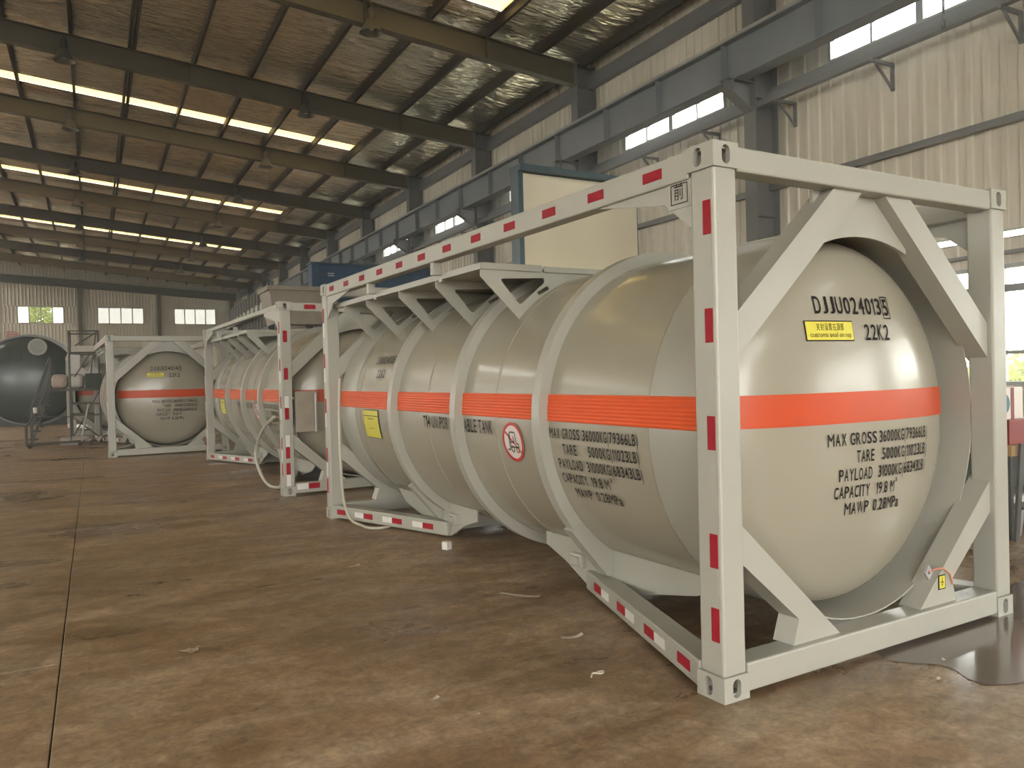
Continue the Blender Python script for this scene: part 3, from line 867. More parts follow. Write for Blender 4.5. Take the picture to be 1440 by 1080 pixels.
def chord(bm):
    # stiffener carrying the ring down to the rail, its inner edge sunk into the tank wall
    o = [(0.30, 0.50), (0.395, 0.388), (0.49, 0.277), (0.585, 0.165)]; n_ = [(0.47, 0.62), (0.56, 0.53), (0.66, 0.44), (0.74, 0.165)]
    r = [[bm.verts.new((p[0], y, p[1])) for p in l] for l in (o, n_) for y in (1.6445, 1.7415)]
    for k in range(3):
        bm.faces.new((r[0][k], r[0][k + 1], r[2][k + 1], r[2][k])); bm.faces.new((r[1][k], r[3][k], r[3][k + 1], r[1][k + 1]))
        bm.faces.new((r[0][k], r[1][k], r[1][k + 1], r[0][k + 1])); bm.faces.new((r[2][k], r[2][k + 1], r[3][k + 1], r[3][k]))
    bm.faces.new((r[0][0], r[2][0], r[3][0], r[1][0])); bm.faces.new((r[0][3], r[1][3], r[3][3], r[2][3]))
def lug(bm):
    obox(bm, (0.61, 2.02, 0.20), (1, 0, 0), (0, 1, 0), (0, 0, 1), 0.03, 0.075, 0.05, 0.012)
    obox(bm, (0.575, 2.02, 0.20), (1, 0, 0), (0, 1, 0), (0, 0, 1), 0.012, 0.04, 0.03, 0.006)
def wbracket(bm):
    n = 14; o = [(0.10, 2.325), (0.10, 2.262), (0.435, 1.945)]
    xs_ = [0.47 + (XC - 0.47) * k / n for k in range(n + 1)]
    for x in xs_: o.append((x, tank_top(x) - 0.004))
    o.append((XC, 2.325))
    h1 = rpoly([(0.26, 2.255), (0.655, 2.275), (0.655, 2.24), (0.43, 2.06)], 0.03, 3)
    h2 = rpoly([(0.80, 2.20), (0.80, 2.225), (1.05, 2.295), (1.05, 2.272)], 0.012, 2)
    h3 = rpoly([(0.595, 2.035), (0.58, 2.055), (0.655, 2.145), (0.675, 2.13)], 0.012, 2)
    h2 = rpoly([(0.80, tank_top(0.80) + 0.02), (0.80, tank_top(0.80) + 0.05), (1.04, 2.31), (1.04, tank_top(1.04) + 0.012)], 0.01, 2)
    h3 = rpoly([(0.60, tank_top(0.60) + 0.02), (0.58, tank_top(0.60) + 0.045), (0.68, tank_top(0.68) + 0.045), (0.70, tank_top(0.68) + 0.02)], 0.01, 2)
    plate(bm, o, [h1, h3], 0.012, (0, 0, 0), (1, 0, 0), (0, 0, 1))
def deck(bm):
    box(bm, 0.10, 1.20, 2.44, L - 0.12, 2.332, 2.352); box(bm, 0.092, 0.10, 2.44, L - 0.12, 2.318, 2.366)
    box(bm, 0.10, 0.62, 2.43, 2.44, 2.318, 2.366); box(bm, 0.64, 1.20, 2.43, 2.44, 2.318, 2.360)
    for k in range(26):
        y = 2.55 + k * 0.128
        box(bm, 0.14, 1.16, y, y + 0.012, 2.352, 2.360)
def tie(bm):
    box(bm, 0.02, 0.085, -0.03, 0.03, 2.352, 2.452); box(bm, 0.09, 0.1, -0.03, 0.03, 2.30, 2.36)
def manlid(bm):
    lathe(bm, [(0.30, 2.29), (0.30, 2.43), (0.33, 2.43), (0.33, 2.46), (0.001, 2.48)], 28, 'Z', (XC + 0.25, 3.9, 0))
def tape(wd, ht): return once('tape_%.3f_%.3f' % (wd, ht), lambda b: box(b, -0.0015, 0.0, 0, wd, 0, ht), None)
MASK = {}
def tape_mesh(wd, ht, m):
    k = ('reflective_tape', round(wd, 3), round(ht, 3), m)
    if k not in MASK:
        bm = bmesh.new(); box(bm, -0.002, 0.0, 0, wd, 0, ht); MASK[k] = mesh_of('reflective_tape', bm, m)
    return MASK[k]

def side_text(bm, s, y_start, t, h, width):
    """reads from far to near (left to right for somebody standing beside the tank)"""
    text_mesh(bm, s, h, width, lambda a, b: cyl(y_start - a, t + b))
def build_container(loc, label, number, near_detail):
    base = thing('tank_container', label, 'tank container', cm(*loc), TH, 'grey tank containers')
    cme_ = once('corner_casting', casting, 'paint')
    for sx in (0, 1):
        for sy in (0, 1):
            for sz in (0, 1):
                put('corner_casting', cme_, base, (W * sx, L * sy, H * sz), scale=(1 - 2 * sx, 1 - 2 * sy, 1 - 2 * sz))
    pm = once('corner_post', post, 'paint')
    for sx in (0, 1):
        for sy in (0, 1): put('corner_post', pm, base, (W * sx, L * sy, 0), scale=(1 - 2 * sx, 1 - 2 * sy, 1))
    for sy in (0, 1):
        l_, s_ = (0, L * sy, 0), (1, 1 - 2 * sy, 1)
        put('header_beam', once('header_beam', header, 'paint'), base, l_, scale=s_)
        put('sill_beam', once('sill_beam', sill, 'paint'), base, l_, scale=s_)
        put('arch_gusset', once('arch_gusset', arch, 'paint'), base, l_, scale=s_)
        put('skirt', once('skirt', skirt, 'paint', sharp=0.5), base, l_, scale=s_)
        put('tank_head', once('tank_head', head, 'tank_paint', sharp=1.2), base, l_, scale=s_)
        put('orange_band', once('orange_band_head', band_head, 'orange', sharp=3, fix=False), base, l_, scale=s_, label='orange band across the tank head')
        for sx in (0, 1):
            l2, s2 = (W * sx, L * sy, 0), (1 - 2 * sx, 1 - 2 * sy, 1)
            put('diagonal_brace', once('diagonal_brace', brace_top, 'paint'), base, l2, scale=s2)
            put('diagonal_brace', once('diagonal_brace_foot', brace_low, 'paint'), base, l2, scale=s2)
            put('corner_gusset', once('corner_gusset', corner_gusset, 'paint'), base, l2, scale=s2)
            put('bottom_rail', once('bottom_rail', low_rail, 'paint'), base, l2, scale=s2)
            put('web_plate', once('web_plate', web, 'paint'), base, l2, scale=s2)
            put('chord', once('chord', chord, 'paint'), base, l2, scale=s2)
        sd = put('saddle', once('saddle', saddle, 'paint'), base, l_, scale=s_)
        put('lug', once('lug', lug, 'paint'), sd)
    thin = near_detail == 'rear'
    for sx in (0, 1): put('top_rail', once('top_rail_thin' if thin else 'top_rail', (lambda b: box(b, 0.02, 0.085, 0.176, L - 0.176, H - 0.085, H - 0.02, 0.008)) if thin else top_rail, 'paint'), base, (W * sx, 0, 0), scale=(1 - 2 * sx, 1, 1))
    put('tank_shell', once('tank_shell', shell, 'tank_paint', sharp=0.5), base)
    for y in YRINGS: put('stiffening_ring', once('stiffening_ring', ring, 'paint', sharp=0.5), base, (0, y, 0))
    for y in (0.655, L - 0.80, 2.35, 3.55): put('weld_seam', once('weld_seam', weld, 'tank_paint', sharp=3), base, (0, y, 0))
    wk = put('walkway', once('walkway', deck, 'paint'), base)
    for y in (2.455, 3.23, 4.02, 4.87, 5.55): put('walkway_bracket', once('walkway_bracket', wbracket, 'paint'), wk, (0, y, 0))
    for y in (3.12, 4.6): put('tie', once('tie', tie, 'paint'), wk, (0, y, 0))
    put('manhole_cover', once('manhole_cover', manlid, 'paint', sharp=0.5), base)
    # orange band on the flank, between the rings
    seg = [0.20] + [v for y in YRINGS for v in (y - 0.046, y + 0.046)] + [L - 0.2]
    for i in range(0, len(seg), 2):
        put('orange_band', once('orange_band_%d' % i, band_side(seg[i], seg[i + 1]), 'orange_reflective', sharp=3, fix=False), base, label='orange band along the tank flank')
    # lettering on the flank
    key = 'side_lettering_' + number
    for nm, lines in (
        ('load', [('MAX GROSS', 1.635, -0.105, 0.066, 0.335), ('36000KG(79366LB)', 1.27, -0.105, 0.066, 0.52),
                  ('TARE', 1.50, -0.203, 0.066, 0.15), ('5000KG(11023LB)', 1.23, -0.203, 0.066, 0.475),
                  ('PAYLOAD', 1.575, -0.30, 0.066, 0.26), ('31000KG(68343LB)', 1.27, -0.30, 0.066, 0.52),
                  ('CAPACITY', 1.575, -0.397, 0.066, 0.27), ('19.8 M', 1.265, -0.397, 0.066, 0.18), ('3', 1.07, -0.345, 0.026, 0.02),
                  ('MAWP', 1.48, -0.494, 0.066, 0.17), ('0.28MPa', 1.265, -0.494, 0.066, 0.25)]),
        ('type', [('T14 UN POR', 3.625, -0.125, 0.10, 0.485)]), ('tank', [('ABLE TANK', 2.85, -0.125, 0.10, 0.45)]),
        ('number', [(number, 4.985, 0.455, 0.085, 0.475)]), ('size', [('22K2', 4.86, 0.31, 0.085, 0.22)])):
        def f(b):
            for s, y, t, h, wd in lines: side_text(b, s, y, t, h, wd)
        put('lettering', once(nm + key, f, 'black_ink', fix=False), base, label='black stencilled lettering')
    # no-forklift sign, yellow notice
    def disc(r0, r1, off):
        def f(b):
            n = 40; cy_, ct = 2.12, -0.165
            inn = [b.verts.new(cyl(cy_ + r0 * math.cos(2 * PI * k / n), ct + r0 * math.sin(2 * PI * k / n), off)) for k in range(n)] if r0 > 0 else None
            mid = [b.verts.new(cyl(cy_ + (r0 + r1) / 2 * math.cos(2 * PI * k / n), ct + (r0 + r1) / 2 * math.sin(2 * PI * k / n), off)) for k in range(n)]
            out = [b.verts.new(cyl(cy_ + r1 * math.cos(2 * PI * k / n), ct + r1 * math.sin(2 * PI * k / n), off)) for k in range(n)]
            if inn is None:
                c = b.verts.new(cyl(cy_, ct, off))
                for k in range(n): b.faces.new((c, mid[k], mid[(k + 1) % n]))
            else:
                for k in range(n): b.faces.new((inn[k], mid[k], mid[(k + 1) % n], inn[(k + 1) % n]))
            for k in range(n): b.faces.new((mid[k], out[k], out[(k + 1) % n], mid[(k + 1) % n]))
        return f
    sg = put('forklift_sign', once('forklift_sign', disc(0, 0.14, 0.004), 'white_sticker', fix=False), base, label='round no-forklift sign')
    put('red_ring', once('red_ring', disc(0.118, 0.14, 0.006), 'sign_red', fix=False), sg)
    def strokes(lst, wd, off=0.0065):
        def f(b):
            for (ya, ta, yb_, tb) in lst:
                d = Vector((yb_ - ya, tb - ta)); d.normalize(); n_ = Vector((-d.y, d.x)) * wd / 2
                q = [(ya + n_.x, ta + n_.y), (ya - n_.x, ta - n_.y), (yb_ - n_.x, tb - n_.y), (yb_ + n_.x, tb + n_.y)]
                b.faces.new([b.verts.new(cyl(2.12 + a, -0.165 + c, off)) for a, c in q])
        return f
    put('slash', once('slash', strokes([(0.098, 0.072, -0.098, -0.072)], 0.014), 'sign_red', fix=False), sg)
    fk = [(0.035, 0.07, -0.035, 0.07), (0.035, 0.07, 0.035, -0.035), (-0.035, 0.07, -0.045, -0.005), (0.035, -0.035, -0.075, -0.035), (-0.045, -0.005, -0.075, -0.01), (-0.075, -0.01, -0.075, -0.035),
          (0.035, 0.0, -0.02, 0.0), (-0.005, 0.04, -0.02, 0.0), (0.05, -0.06, 0.05, 0.06), (0.05, -0.055, 0.085, -0.055)]
    for cx_ in (0.012, -0.055):
        for k in range(10):
            a0, a1 = 2 * PI * k / 10, 2 * PI * (k + 1) / 10
            fk.append((cx_ + 0.02 * math.cos(a0), -0.05 + 0.02 * math.sin(a0), cx_ + 0.02 * math.cos(a1), -0.05 + 0.02 * math.sin(a1)))
    put('pictogram', once('pictogram', strokes(fk, 0.008), 'black_ink', fix=False), sg)
    def patch(y0, y1, t0, t1, off):
        def f(b):
            n = 4; m = 4
            r_ = [[b.verts.new(cyl(y0 + (y1 - y0) * i / m, t0 + (t1 - t0) * j / n, off)) for j in range(n + 1)] for i in range(m + 1)]
            for i in range(m):
                for j in range(n): b.faces.new((r_[i][j], r_[i][j + 1], r_[i + 1][j + 1], r_[i + 1][j]))
        return f
    nb = put('notice', once('notice', patch(5.15, 4.72, -0.30, -0.01, 0.003), 'black_ink', fix=False), base, label='yellow notice with a dark border')
    put('notice_face', once('notice_face', patch(5.14, 4.73, -0.293, -0.017, 0.005), 'yellow_sticker', fix=False), nb)
    put('notice_line', once('notice_line', lambda b: (patch(5.14, 4.73, -0.075, -0.068, 0.0065)(b), patch(5.02, 4.86, -0.105, -0.098, 0.0065)(b), patch(5.02, 4.86, -0.20, -0.196, 0.0065)(b)), 'black_ink', fix=False), nb)
    # red and white reflective tape
    def tp(y, z, wd, ht, m, x=0.0): put('reflective_tape', tape_mesh(wd, ht, m), base, (x, y, z))
    for z in (2.167, 1.667, 1.168, 0.62, 0.275):
        tp(0.03, z, 0.05, 0.158, 'red_tape', 0.0075)
        if z > 0.4: tp(0.03, z - 0.158, 0.05, 0.155, 'white_tape' if near_detail != 'front' else 'paint', 0.0075)
        tp(L - 0.085, z, 0.05, 0.158, 'red_tape', 0.0075)
        if z > 0.4: tp(L - 0.085, z - 0.158, 0.05, 0.155, 'white_tape', 0.0075)
    for k in range(0 if thin else 12):
        tp(0.355 + 0.4765 * k, H - 0.10, 0.145, 0.052, 'red_tape', 0.0055)
    tq = once('rail_tape_red', lambda b: box(b, 0, 0.15, -0.002, 0, 0, 0.055), 'red_tape'); tw = once('rail_tape_white', lambda b: box(b, 0, 0.15, -0.002, 0, 0, 0.055), 'white_tape')
    ang = math.atan2(RD.y, RD.x)
    nrm = Vector((RD.y, -RD.x, 0))
    side = Vector((-RD.y, RD.x, 0)) * 0.0715
    for k in range(4):
        for c_, m_ in ((0.0, tq), (0.15, tw)):
            s = 0.10 + 0.46 * k + (0.0 if m_ is tq else -0.15)
            if s < 0.02: continue
            p = RA + RD * s + side
            put('reflective_tape', m_, base, (p.x, p.y, 0.062), (0, 0, ang), scale=(1, -1, 1))
            put('reflective_tape', m_, base, (p.x, L - p.y, 0.062), (0, 0, -ang), scale=(1, 1, 1))
    # near end
    if near_detail in ('front', 'plain'):
        def ht(b, s, x, z, h, wd): text_mesh(b, s, h, wd, lambda a, c: (x + a, head_y(x + a, z + c) - 0.006, z + c))
        def f(b):
            ht(b, number[:-1], 0.875, 1.825, 0.095, 0.545); ht(b, number[-1], 1.445, 1.822, 0.095, 0.045)
            ht(b, '22K2', 1.232, 1.683, 0.088, 0.225)
            x0, x1, z0, z1, t = 1.432, 1.503, 1.805, 1.932, 0.006
            for q in ((x0, x1, z0, z0 + t), (x0, x1, z1 - t, z1), (x0, x0 + t, z0, z1), (x1 - t, x1, z0, z1)):
                c4 = [(q[0], q[2]), (q[1], q[2]), (q[1], q[3]), (q[0], q[3])]
                b.faces.new([b.verts.new((x, head_y(x, z) - 0.006, z)) for x, z in c4])
        def fl_(b):
            for s, x, wd, s2, x2, w2, z in (('MAX GROSS', 0.888, 0.392, '36000KG(79366LB)', 1.303, 0.51, 1.118), ('TARE', 1.112, 0.147, '5000KG(11023LB)', 1.330, 0.478, 1.021),
                                            ('PAYLOAD', 0.977, 0.268, '31000KG(68343LB)', 1.299, 0.495, 0.925), ('CAPACITY', 0.947, 0.283, '19.8 M', 1.288, 0.17, 0.832), ('MAWP', 1.035, 0.195, '0.28MPa', 1.271, 0.245, 0.740)):
                ht(b, s, x, z, 0.066, wd); ht(b, s2, x2, z, 0.066, w2)
            ht(b, '3', 1.466, 0.885, 0.026, 0.016)
        put('lettering', once('head_lettering_' + number, f, 'black_ink', fix=False), base, label='black stencilled number on the tank head')
        put('lettering', once('head_load_' + number, fl_, 'black_ink', fix=False), base, label='black stencilled load table on the tank head')
        def hp(x0, x1, z0, z1, off):
            def f2(b):
                n = 6; m = 3
                r_ = [[b.verts.new((x0 + (x1 - x0) * i / n, head_y(x0 + (x1 - x0) * i / n, z0 + (z1 - z0) * j / m) - off, z0 + (z1 - z0) * j / m)) for j in range(m + 1)] for i in range(n + 1)]
                for i in range(n):
                    for j in range(m): b.faces.new((r_[i][j], r_[i + 1][j], r_[i + 1][j + 1], r_[i][j + 1]))
            return f2
        ss = put('seal_sticker', once('seal_sticker', hp(0.786, 1.140, 1.678, 1.788, 0.004), 'black_ink', fix=False), base, label='yellow customs seal sticker with black border')
        put('sticker_face', once('sticker_face', hp(0.792, 1.134, 1.684, 1.782, 0.0065), 'yellow_sticker', fix=False), ss)
        def f3(b):
            text_mesh(b, '关封设置在顶部', 0.030, 0.20, lambda a, c: (0.862 + a, head_y(0.862 + a, 1.738 + c) - 0.0085, 1.738 + c), 0.0)
            text_mesh(b, 'customs seal on top', 0.026, 0.30, lambda a, c: (0.814 + a, head_y(0.814 + a, 1.70 + c) - 0.0085, 1.70 + c), 0.0)
        put('sticker_print', once('sticker_print', f3, 'black_ink', fix=False), ss)
    if near_detail == 'front':
        # boxed character on the upper rail gusset
        def f4(b):
            text_mesh(b, '前', 0.062, 0.065, lambda a, c: (0.016, 0.282 - a, 2.372 + c), 0.006)
        def f5(b):
            for q in ((0.188, 0.305, 2.345, 2.350), (0.188, 0.305, 2.437, 2.442), (0.188, 0.193, 2.345, 2.442), (0.300, 0.305, 2.345, 2.442)):
                b.faces.new([b.verts.new((0.016, y, z)) for y, z in ((q[0], q[2]), (q[1], q[2]), (q[1], q[3]), (q[0], q[3]))])
        pl = put('mark_plate', once('mark_plate', lambda b: box(b, 0.018, 0.024, 0.165, 0.33, 2.325, 2.455), 'paint'), base)
        put('lettering', once('front_mark', f4, 'black_ink', fix=False), pl, label='boxed Chinese character')
        put('mark_border', once('mark_border', f5, 'black_ink', fix=False), pl)
        # earthing lug with red wire and sticker on the lower right brace
        eg = put('earth_lug', once('earth_lug', lambda b: plate(b, [(0, 0.045), (0.035, 0), (0, -0.045), (-0.035, 0)], [[(0.012 * math.cos(2 * PI * k / 10), 0.012 * math.sin(2 * PI * k / 10)) for k in range(10)]], 0.012, (1.645, 0.045, 0.36), (1, 0, 0), (0, 0, 1)), 'galvanised'), base, label='diamond earthing lug')
        put('wire', once('wire', lambda b: tube(b, [(1.64, 0.05, 0.36), (1.70, 0.03, 0.375), (1.76, 0.028, 0.37), (1.83, 0.03, 0.33), (1.87, 0.04, 0.27), (1.88, 0.08, 0.20)], 0.005, 6), 'copper_wire'), eg, label='red earthing wire')
        es = put('earth_sticker', once('earth_sticker', lambda b: box(b, 1.738, 1.804, 0.0405, 0.0435, 0.245, 0.328), 'black_ink'), base, label='yellow earth-symbol sticker')
        put('sticker_face', once('earth_face', lambda b: box(b, 1.744, 1.798, 0.0395, 0.0405, 0.251, 0.322), 'yellow_sticker'), es)
        put('symbol', once('earth_symbol', lambda b: (box(b, 1.769, 1.773, 0.0385, 0.0395, 0.288, 0.314), box(b, 1.756, 1.786, 0.0385, 0.0395, 0.284, 0.289), box(b, 1.761, 1.781, 0.0385, 0.0395, 0.273, 0.277), box(b, 1.767, 1.775, 0.0385, 0.0395, 0.262, 0.266)), 'black_ink'), es)
    if near_detail == 'rear':
        # red and white tape on the end face, valve cabinet
        def te(x, z, wd, h_, m): put('reflective_tape', once('end_tape_%s_%.2f_%.2f' % (m, wd, h_), lambda b: box(b, 0, wd, -0.002, 0, 0, h_), m), base, (x, 0.007, z))
        for z in (2.05, 1.55, 1.02, 0.50): te(0.045, z, 0.055, 0.155, 'red_tape')
        for z in (1.175, 0.655, 0.13): te(0.045, z, 0.055, 0.155, 'white_tape')
        te(0.045, 0.285, 0.055, 0.155, 'red_tape')
        put('reflective_tape', once('sill_tape_w', lambda b: box(b, 0, 0.155, -0.002, 0, 0, 0.075), 'white_tape'), base, (0.18, 0.005, 0.075))
        put('reflective_tape', once('sill_tape_r', lambda b: box(b, 0, 0.155, -0.002, 0, 0, 0.075), 'red_tape'), base, (0.335, 0.005, 0.075))
        put('reflective_tape', once('head_tape_r', lambda b: box(b, 0, 0.155, -0.002, 0, 0, 0.06), 'red_tape'), base, (0.34, 0.007, H - 0.095))
        cb = put('valve_cabinet', once('valve_cabinet', lambda b: box(b, 0.19, 0.49, 0.02, 0.30, 0.84, 1.39, 0.008), 'hopper_grey'), base, label='grey valve cabinet')
        put('cabinet_rod', once('cabinet_rod', lambda b: tube(b, [(0.455, 0.0, 1.36), (0.455, 0.0, 0.84)], 0.008, 6), 'galvanised'), cb)
        put('cabinet_bracket', once('cabinet_bracket', lambda b: (box(b, 0.14, 0.19, 0.08, 0.24, 1.28, 1.32), box(b, 0.14, 0.19, 0.08, 0.24, 0.90, 0.94)), 'paint'), cb)
    return base
build_container((0, 0), 'nearest and largest grey tank container, its front head stencilled DJJU024013 in full view', 'DJJU0240135', 'front')
build_container((0.0, 7.93), 'grey tank container right behind the nearest one, with a valve cabinet at its end', 'DJJU0240136', 'rear')
build_container((-1.618, 16.008), 'distant grey tank container lettered DJJU0240140, seen straight on behind the other two', 'DJJU0240140', 'plain')
build_container((-2.15, 24.6), 'farthest grey tank container, half hidden behind the work platform', 'DJJU0240138', 'none')

# hoses
bm = bmesh.new()
hp_ = [(-0.02, 5.40, 1.55), (-0.04, 5.39, 1.2), (-0.05, 5.36, 0.8), (-0.04, 5.36, 0.5), (0.0, 5.42, 0.24), (0.06, 5.40, 0.06), (0.10, 5.2, 0.025), (0.12, 5.0, 0.025), (0.25, 4.93, 0.025), (0.45, 5.1, 0.025), (0.66, 5.5, 0.03), (0.78, 5.2, 0.03), (0.85, 4.9, 0.03)]
def smooth(pts, n=6):
    pts = [Vector(p) for p in pts]; out = []
    for i in range(len(pts) - 1):
        p0 = pts[max(i - 1, 0)]; p1 = pts[i]; p2 = pts[i + 1]; p3 = pts[min(i + 2, len(pts) - 1)]
        for k in range(n):
            t = k / n
            out.append(0.5 * ((2 * p1) + (p2 - p0) * t + (2 * p0 - 5 * p1 + 4 * p2 - p3) * t * t + (3 * p1 - p0 - 3 * p2 + p3) * t ** 3))
    out.append(pts[-1]); return out
tube(bm, [cm(*p) for p in smooth(hp_)], 0.014, 8)
tag(put('hose', mesh_of('hose', bm, 'hose')), 'pale hose hanging down the far flank of the nearest container onto the floor', 'hose')
bm = bmesh.new()
hq = [(-0.02, 8.25, 1.05), (-0.06, 8.75, 0.86), (-0.06, 9.2, 0.60), (-0.06, 9.25, 0.38), (0.0, 9.15, 0.14), (0.06, 9.0, 0.03), (0.10, 8.7, 0.03), (0.10, 8.45, 0.10), (0.05, 8.2, 0.42), (0.0, 8.12, 0.62)]
tube(bm, [cm(*p) for p in smooth(hq)], 0.022, 8)
tag(put('hose', mesh_of('hose', bm, 'hose')), 'pale looped hose drooping to the floor on the flank of the middle container', 'hose')

# ------------------------------------------------------------------ high-bay lamps
def lamp_parts(o):
    put('shade', once('lamp_shade', lambda b: lathe(b, [(0.09, 0.30), (0.12, 0.24), (0.20, 0.10), (0.255, 0.0), (0.245, 0.0), (0.19, 0.10), (0.11, 0.235), (0.08, 0.295)], 20, 'Z', (0, 0, -0.12)), 'lamp_metal', sharp=1.0), o)
    put('housing', once('lamp_housing', lambda b: lathe(b, [(0.001, 0.42), (0.06, 0.42), (0.085, 0.38), (0.085, 0.18), (0.06, 0.16), (0.001, 0.16)], 16, 'Z'), 'dark_steel', sharp=0.6), o)
    put('bulb', once('lamp_bulb', lambda b: lathe(b, [(0.001, -0.07), (0.04, -0.06), (0.06, 0.0), (0.045, 0.08), (0.03, 0.16)], 14, 'Z'), 'dull_white', sharp=2), o)
    put('hanger', once('lamp_hanger', lambda b: tube(b, [(0, 0, 0.42), (0, 0, 0.52)], 0.012, 6), 'dark_steel'), o)
ordn = ['', 'first', 'second', 'third', 'fourth', 'fifth', 'sixth', 'seventh', 'eighth', 'ninth', 'tenth']
for x, nm, ks in ((3.08, 'right', range(4, 12)), (-2.94, 'left', range(5, 12))):
    for i, k in enumerate(ks):
        o = thing('bay_lamp', 'bell-shaped hanging lamp, %s from the front in the %s row under the roof' % (ordn[i + 1], nm), 'lamp', (x, BAY[k] - 0.25, raf_bot(x) - 0.12), 0, 'bell-shaped hanging lamps')
        lamp_parts(o)
        put('arm', once('lamp_arm', lambda b: box(b, -0.02, 0.02, -0.02, 0.26, 0.50, 0.54), 'dark_steel'), o)

# lifting hook on a chain
ho = thing('lifting_hook', 'steel hook hanging on a chain before the high window above the nearest container', 'hook', (6.0, 2.79, 0))
for k in range(16):
    zc_ = 5.62 + 0.235 * k
    def lk(b):
        pts = []
        for j in range(16):
            a = 2 * PI * j / 16
            pts.append((0.055 * math.cos(a), 0, 0.085 * math.sin(a) + (0.06 if math.sin(a) > 0 else -0.06)))
        tube(b, pts, 0.011, 6, closed=True)
    put('chain_link', once('chain_link', lk, 'chain_steel'), ho, (0, 0, zc_), (0, 0, 0.5 if k % 2 == 0 else 0.5 + PI / 2))
def hk(b):
    pts = [(0, 0, 5.50), (0, 0, 5.44), (0.0, 0, 5.42)]
    for j in range(13):
        a = PI / 2 - j * (1.5 * PI / 12)
        pts.append((0.055 * math.cos(a), 0, 5.355 + 0.06 * math.sin(a)))
    tube(b, pts, [0.016, 0.018, 0.018] + [0.02 - 0.0008 * j for j in range(13)], 8)
put('hook', once('hook', hk, 'chain_steel'), ho, rot=(0, 0, 0.3))
bm = bmesh.new(); box(bm, -0.03, 0.03, -0.03, 0.03, 9.33, 9.62); put('hanger', mesh_of('hanger', bm, 'chain_steel'), ho)

# ------------------------------------------------------------------ floor litter and puddle
def flat_thing(name, me, label, cat, loc, rz=0.0, group=None):
    o = put(name, me, None, loc, (0, 0, rz)); tag(o, label, cat, group); return o
def strip_mesh(l, wd, curl, n=8):
    bm = bmesh.new(); r = []
    for i in range(n + 1):
        t = i / n; z = 0.004 + curl * (2 * t - 1) ** 2 * (0.5 + t)
        r.append([bm.verts.new((l * (t - 0.5), s * wd / 2, z + (0.002 if s > 0 else 0))) for s in (-1, 1)])
    for i in range(n): bm.faces.new((r[i][0], r[i + 1][0], r[i + 1][1], r[i][1]))
    return bm
def paper(l, wd, curl, m='paper'):
    bm = strip_mesh(l, wd, curl); me = mesh_of('scrap', bm, m, fix=False)
    return me
def wp(x, y): v = cm(x, y); return (x, y, 0)
bm = bmesh.new(); plate(bm, rpoly([(-0.032, 0), (0.032, 0), (0.032, 0.07), (-0.032, 0.07)], 0.006, 2), [], 0.06, (0, 0, 0.002), (1, 0, 0), (0, 0, 1))
flat_thing('white_block', mesh_of('white_block', bm, 'white_tape'), 'small white block standing on the floor left of the tank', 'block', (0.224, 3.74, 0), 0.5)
flat_thing('paper_strip', paper(0.31, 0.032, 0.008), 'long narrow white strip lying on the floor', 'paper strip', (0.06, 2.08, 0), -0.98)
flat_thing('paper_scrap', paper(0.13, 0.035, 0.012), 'torn white paper scrap nearest the bottom rail of the big container', 'paper scrap', (-0.10, 1.15, 0), -0.25)
flat_thing('paper_scrap', paper(0.10, 0.03, 0.006), 'small white scrap farthest out on the floor, level with the white block', 'paper scrap', (-0.67, 3.58, 0), 0.2)
flat_thing('paper_scrap', paper(0.05, 0.022, 0.004), 'tiny white chip in the front of the brown floor', 'paper scrap', (-1.121, 0.76, 0), 0.3)
flat_thing('paper_scrap', paper(0.02, 0.014, 0.002), 'tiniest white speck nearest the front edge of the floor', 'paper scrap', (-1.015, 0.50, 0), 0.3)
def leafm(b):
    n = 12; c = b.verts.new((0, 0, 0.012)); o = []
    for k in range(n):
        a = 2 * PI * k / n; r = 0.055 * (1 + 0.35 * math.sin(3 * a + 1) + 0.2 * math.cos(5 * a))
        o.append(b.verts.new((r * math.cos(a), r * 0.8 * math.sin(a), 0.004 + 0.012 * (k % 2))))
    for k in range(n): b.faces.new((c, o[k], o[(k + 1) % n]))
flat_thing('crumpled_paper', mesh_of('crumpled_paper', bmnew(leafm), 'leaf_tan', fix=False), 'crumpled tan scrap alone on the left part of the floor', 'paper scrap', (-2.058, 2.12, 0), 0.4)
def twist(b): tube(b, smooth([(-0.05, 0, 0.006), (-0.02, 0.02, 0.012), (0.02, 0.0, 0.006), (0.05, 0.015, 0.006), (0.02, 0.03, 0.006)], 4), 0.005, 6)
flat_thing('wire_scrap', mesh_of('wire_scrap', bmnew(twist), 'paper'), 'pale bent wire scrap lying before the bottom rail', 'wire scrap', (-0.29, 0.60, 0), 0.2)
def rub(seed):
    def f(b):
        r = random.Random(seed); bmesh.ops.create_icosphere(b, subdivisions=2, radius=0.014)
        for v in b.verts: v.co = Vector((v.co.x * r.uniform(0.8, 1.5), v.co.y * r.uniform(0.6, 1.1), max(0, v.co.z + 0.007) * 0.5))
    return f
flat_thing('pebble', mesh_of('pebble', bmnew(rub(1)), 'paper'), 'pale crumb of debris left of the puddle', 'debris', (1.10, -0.30, 0), 0.2)
flat_thing('pebble', mesh_of('pebble', bmnew(rub(2)), 'paper'), 'pale crumb of debris inside the edge of the puddle', 'debris', (1.35, -0.16, 0), 1.2)
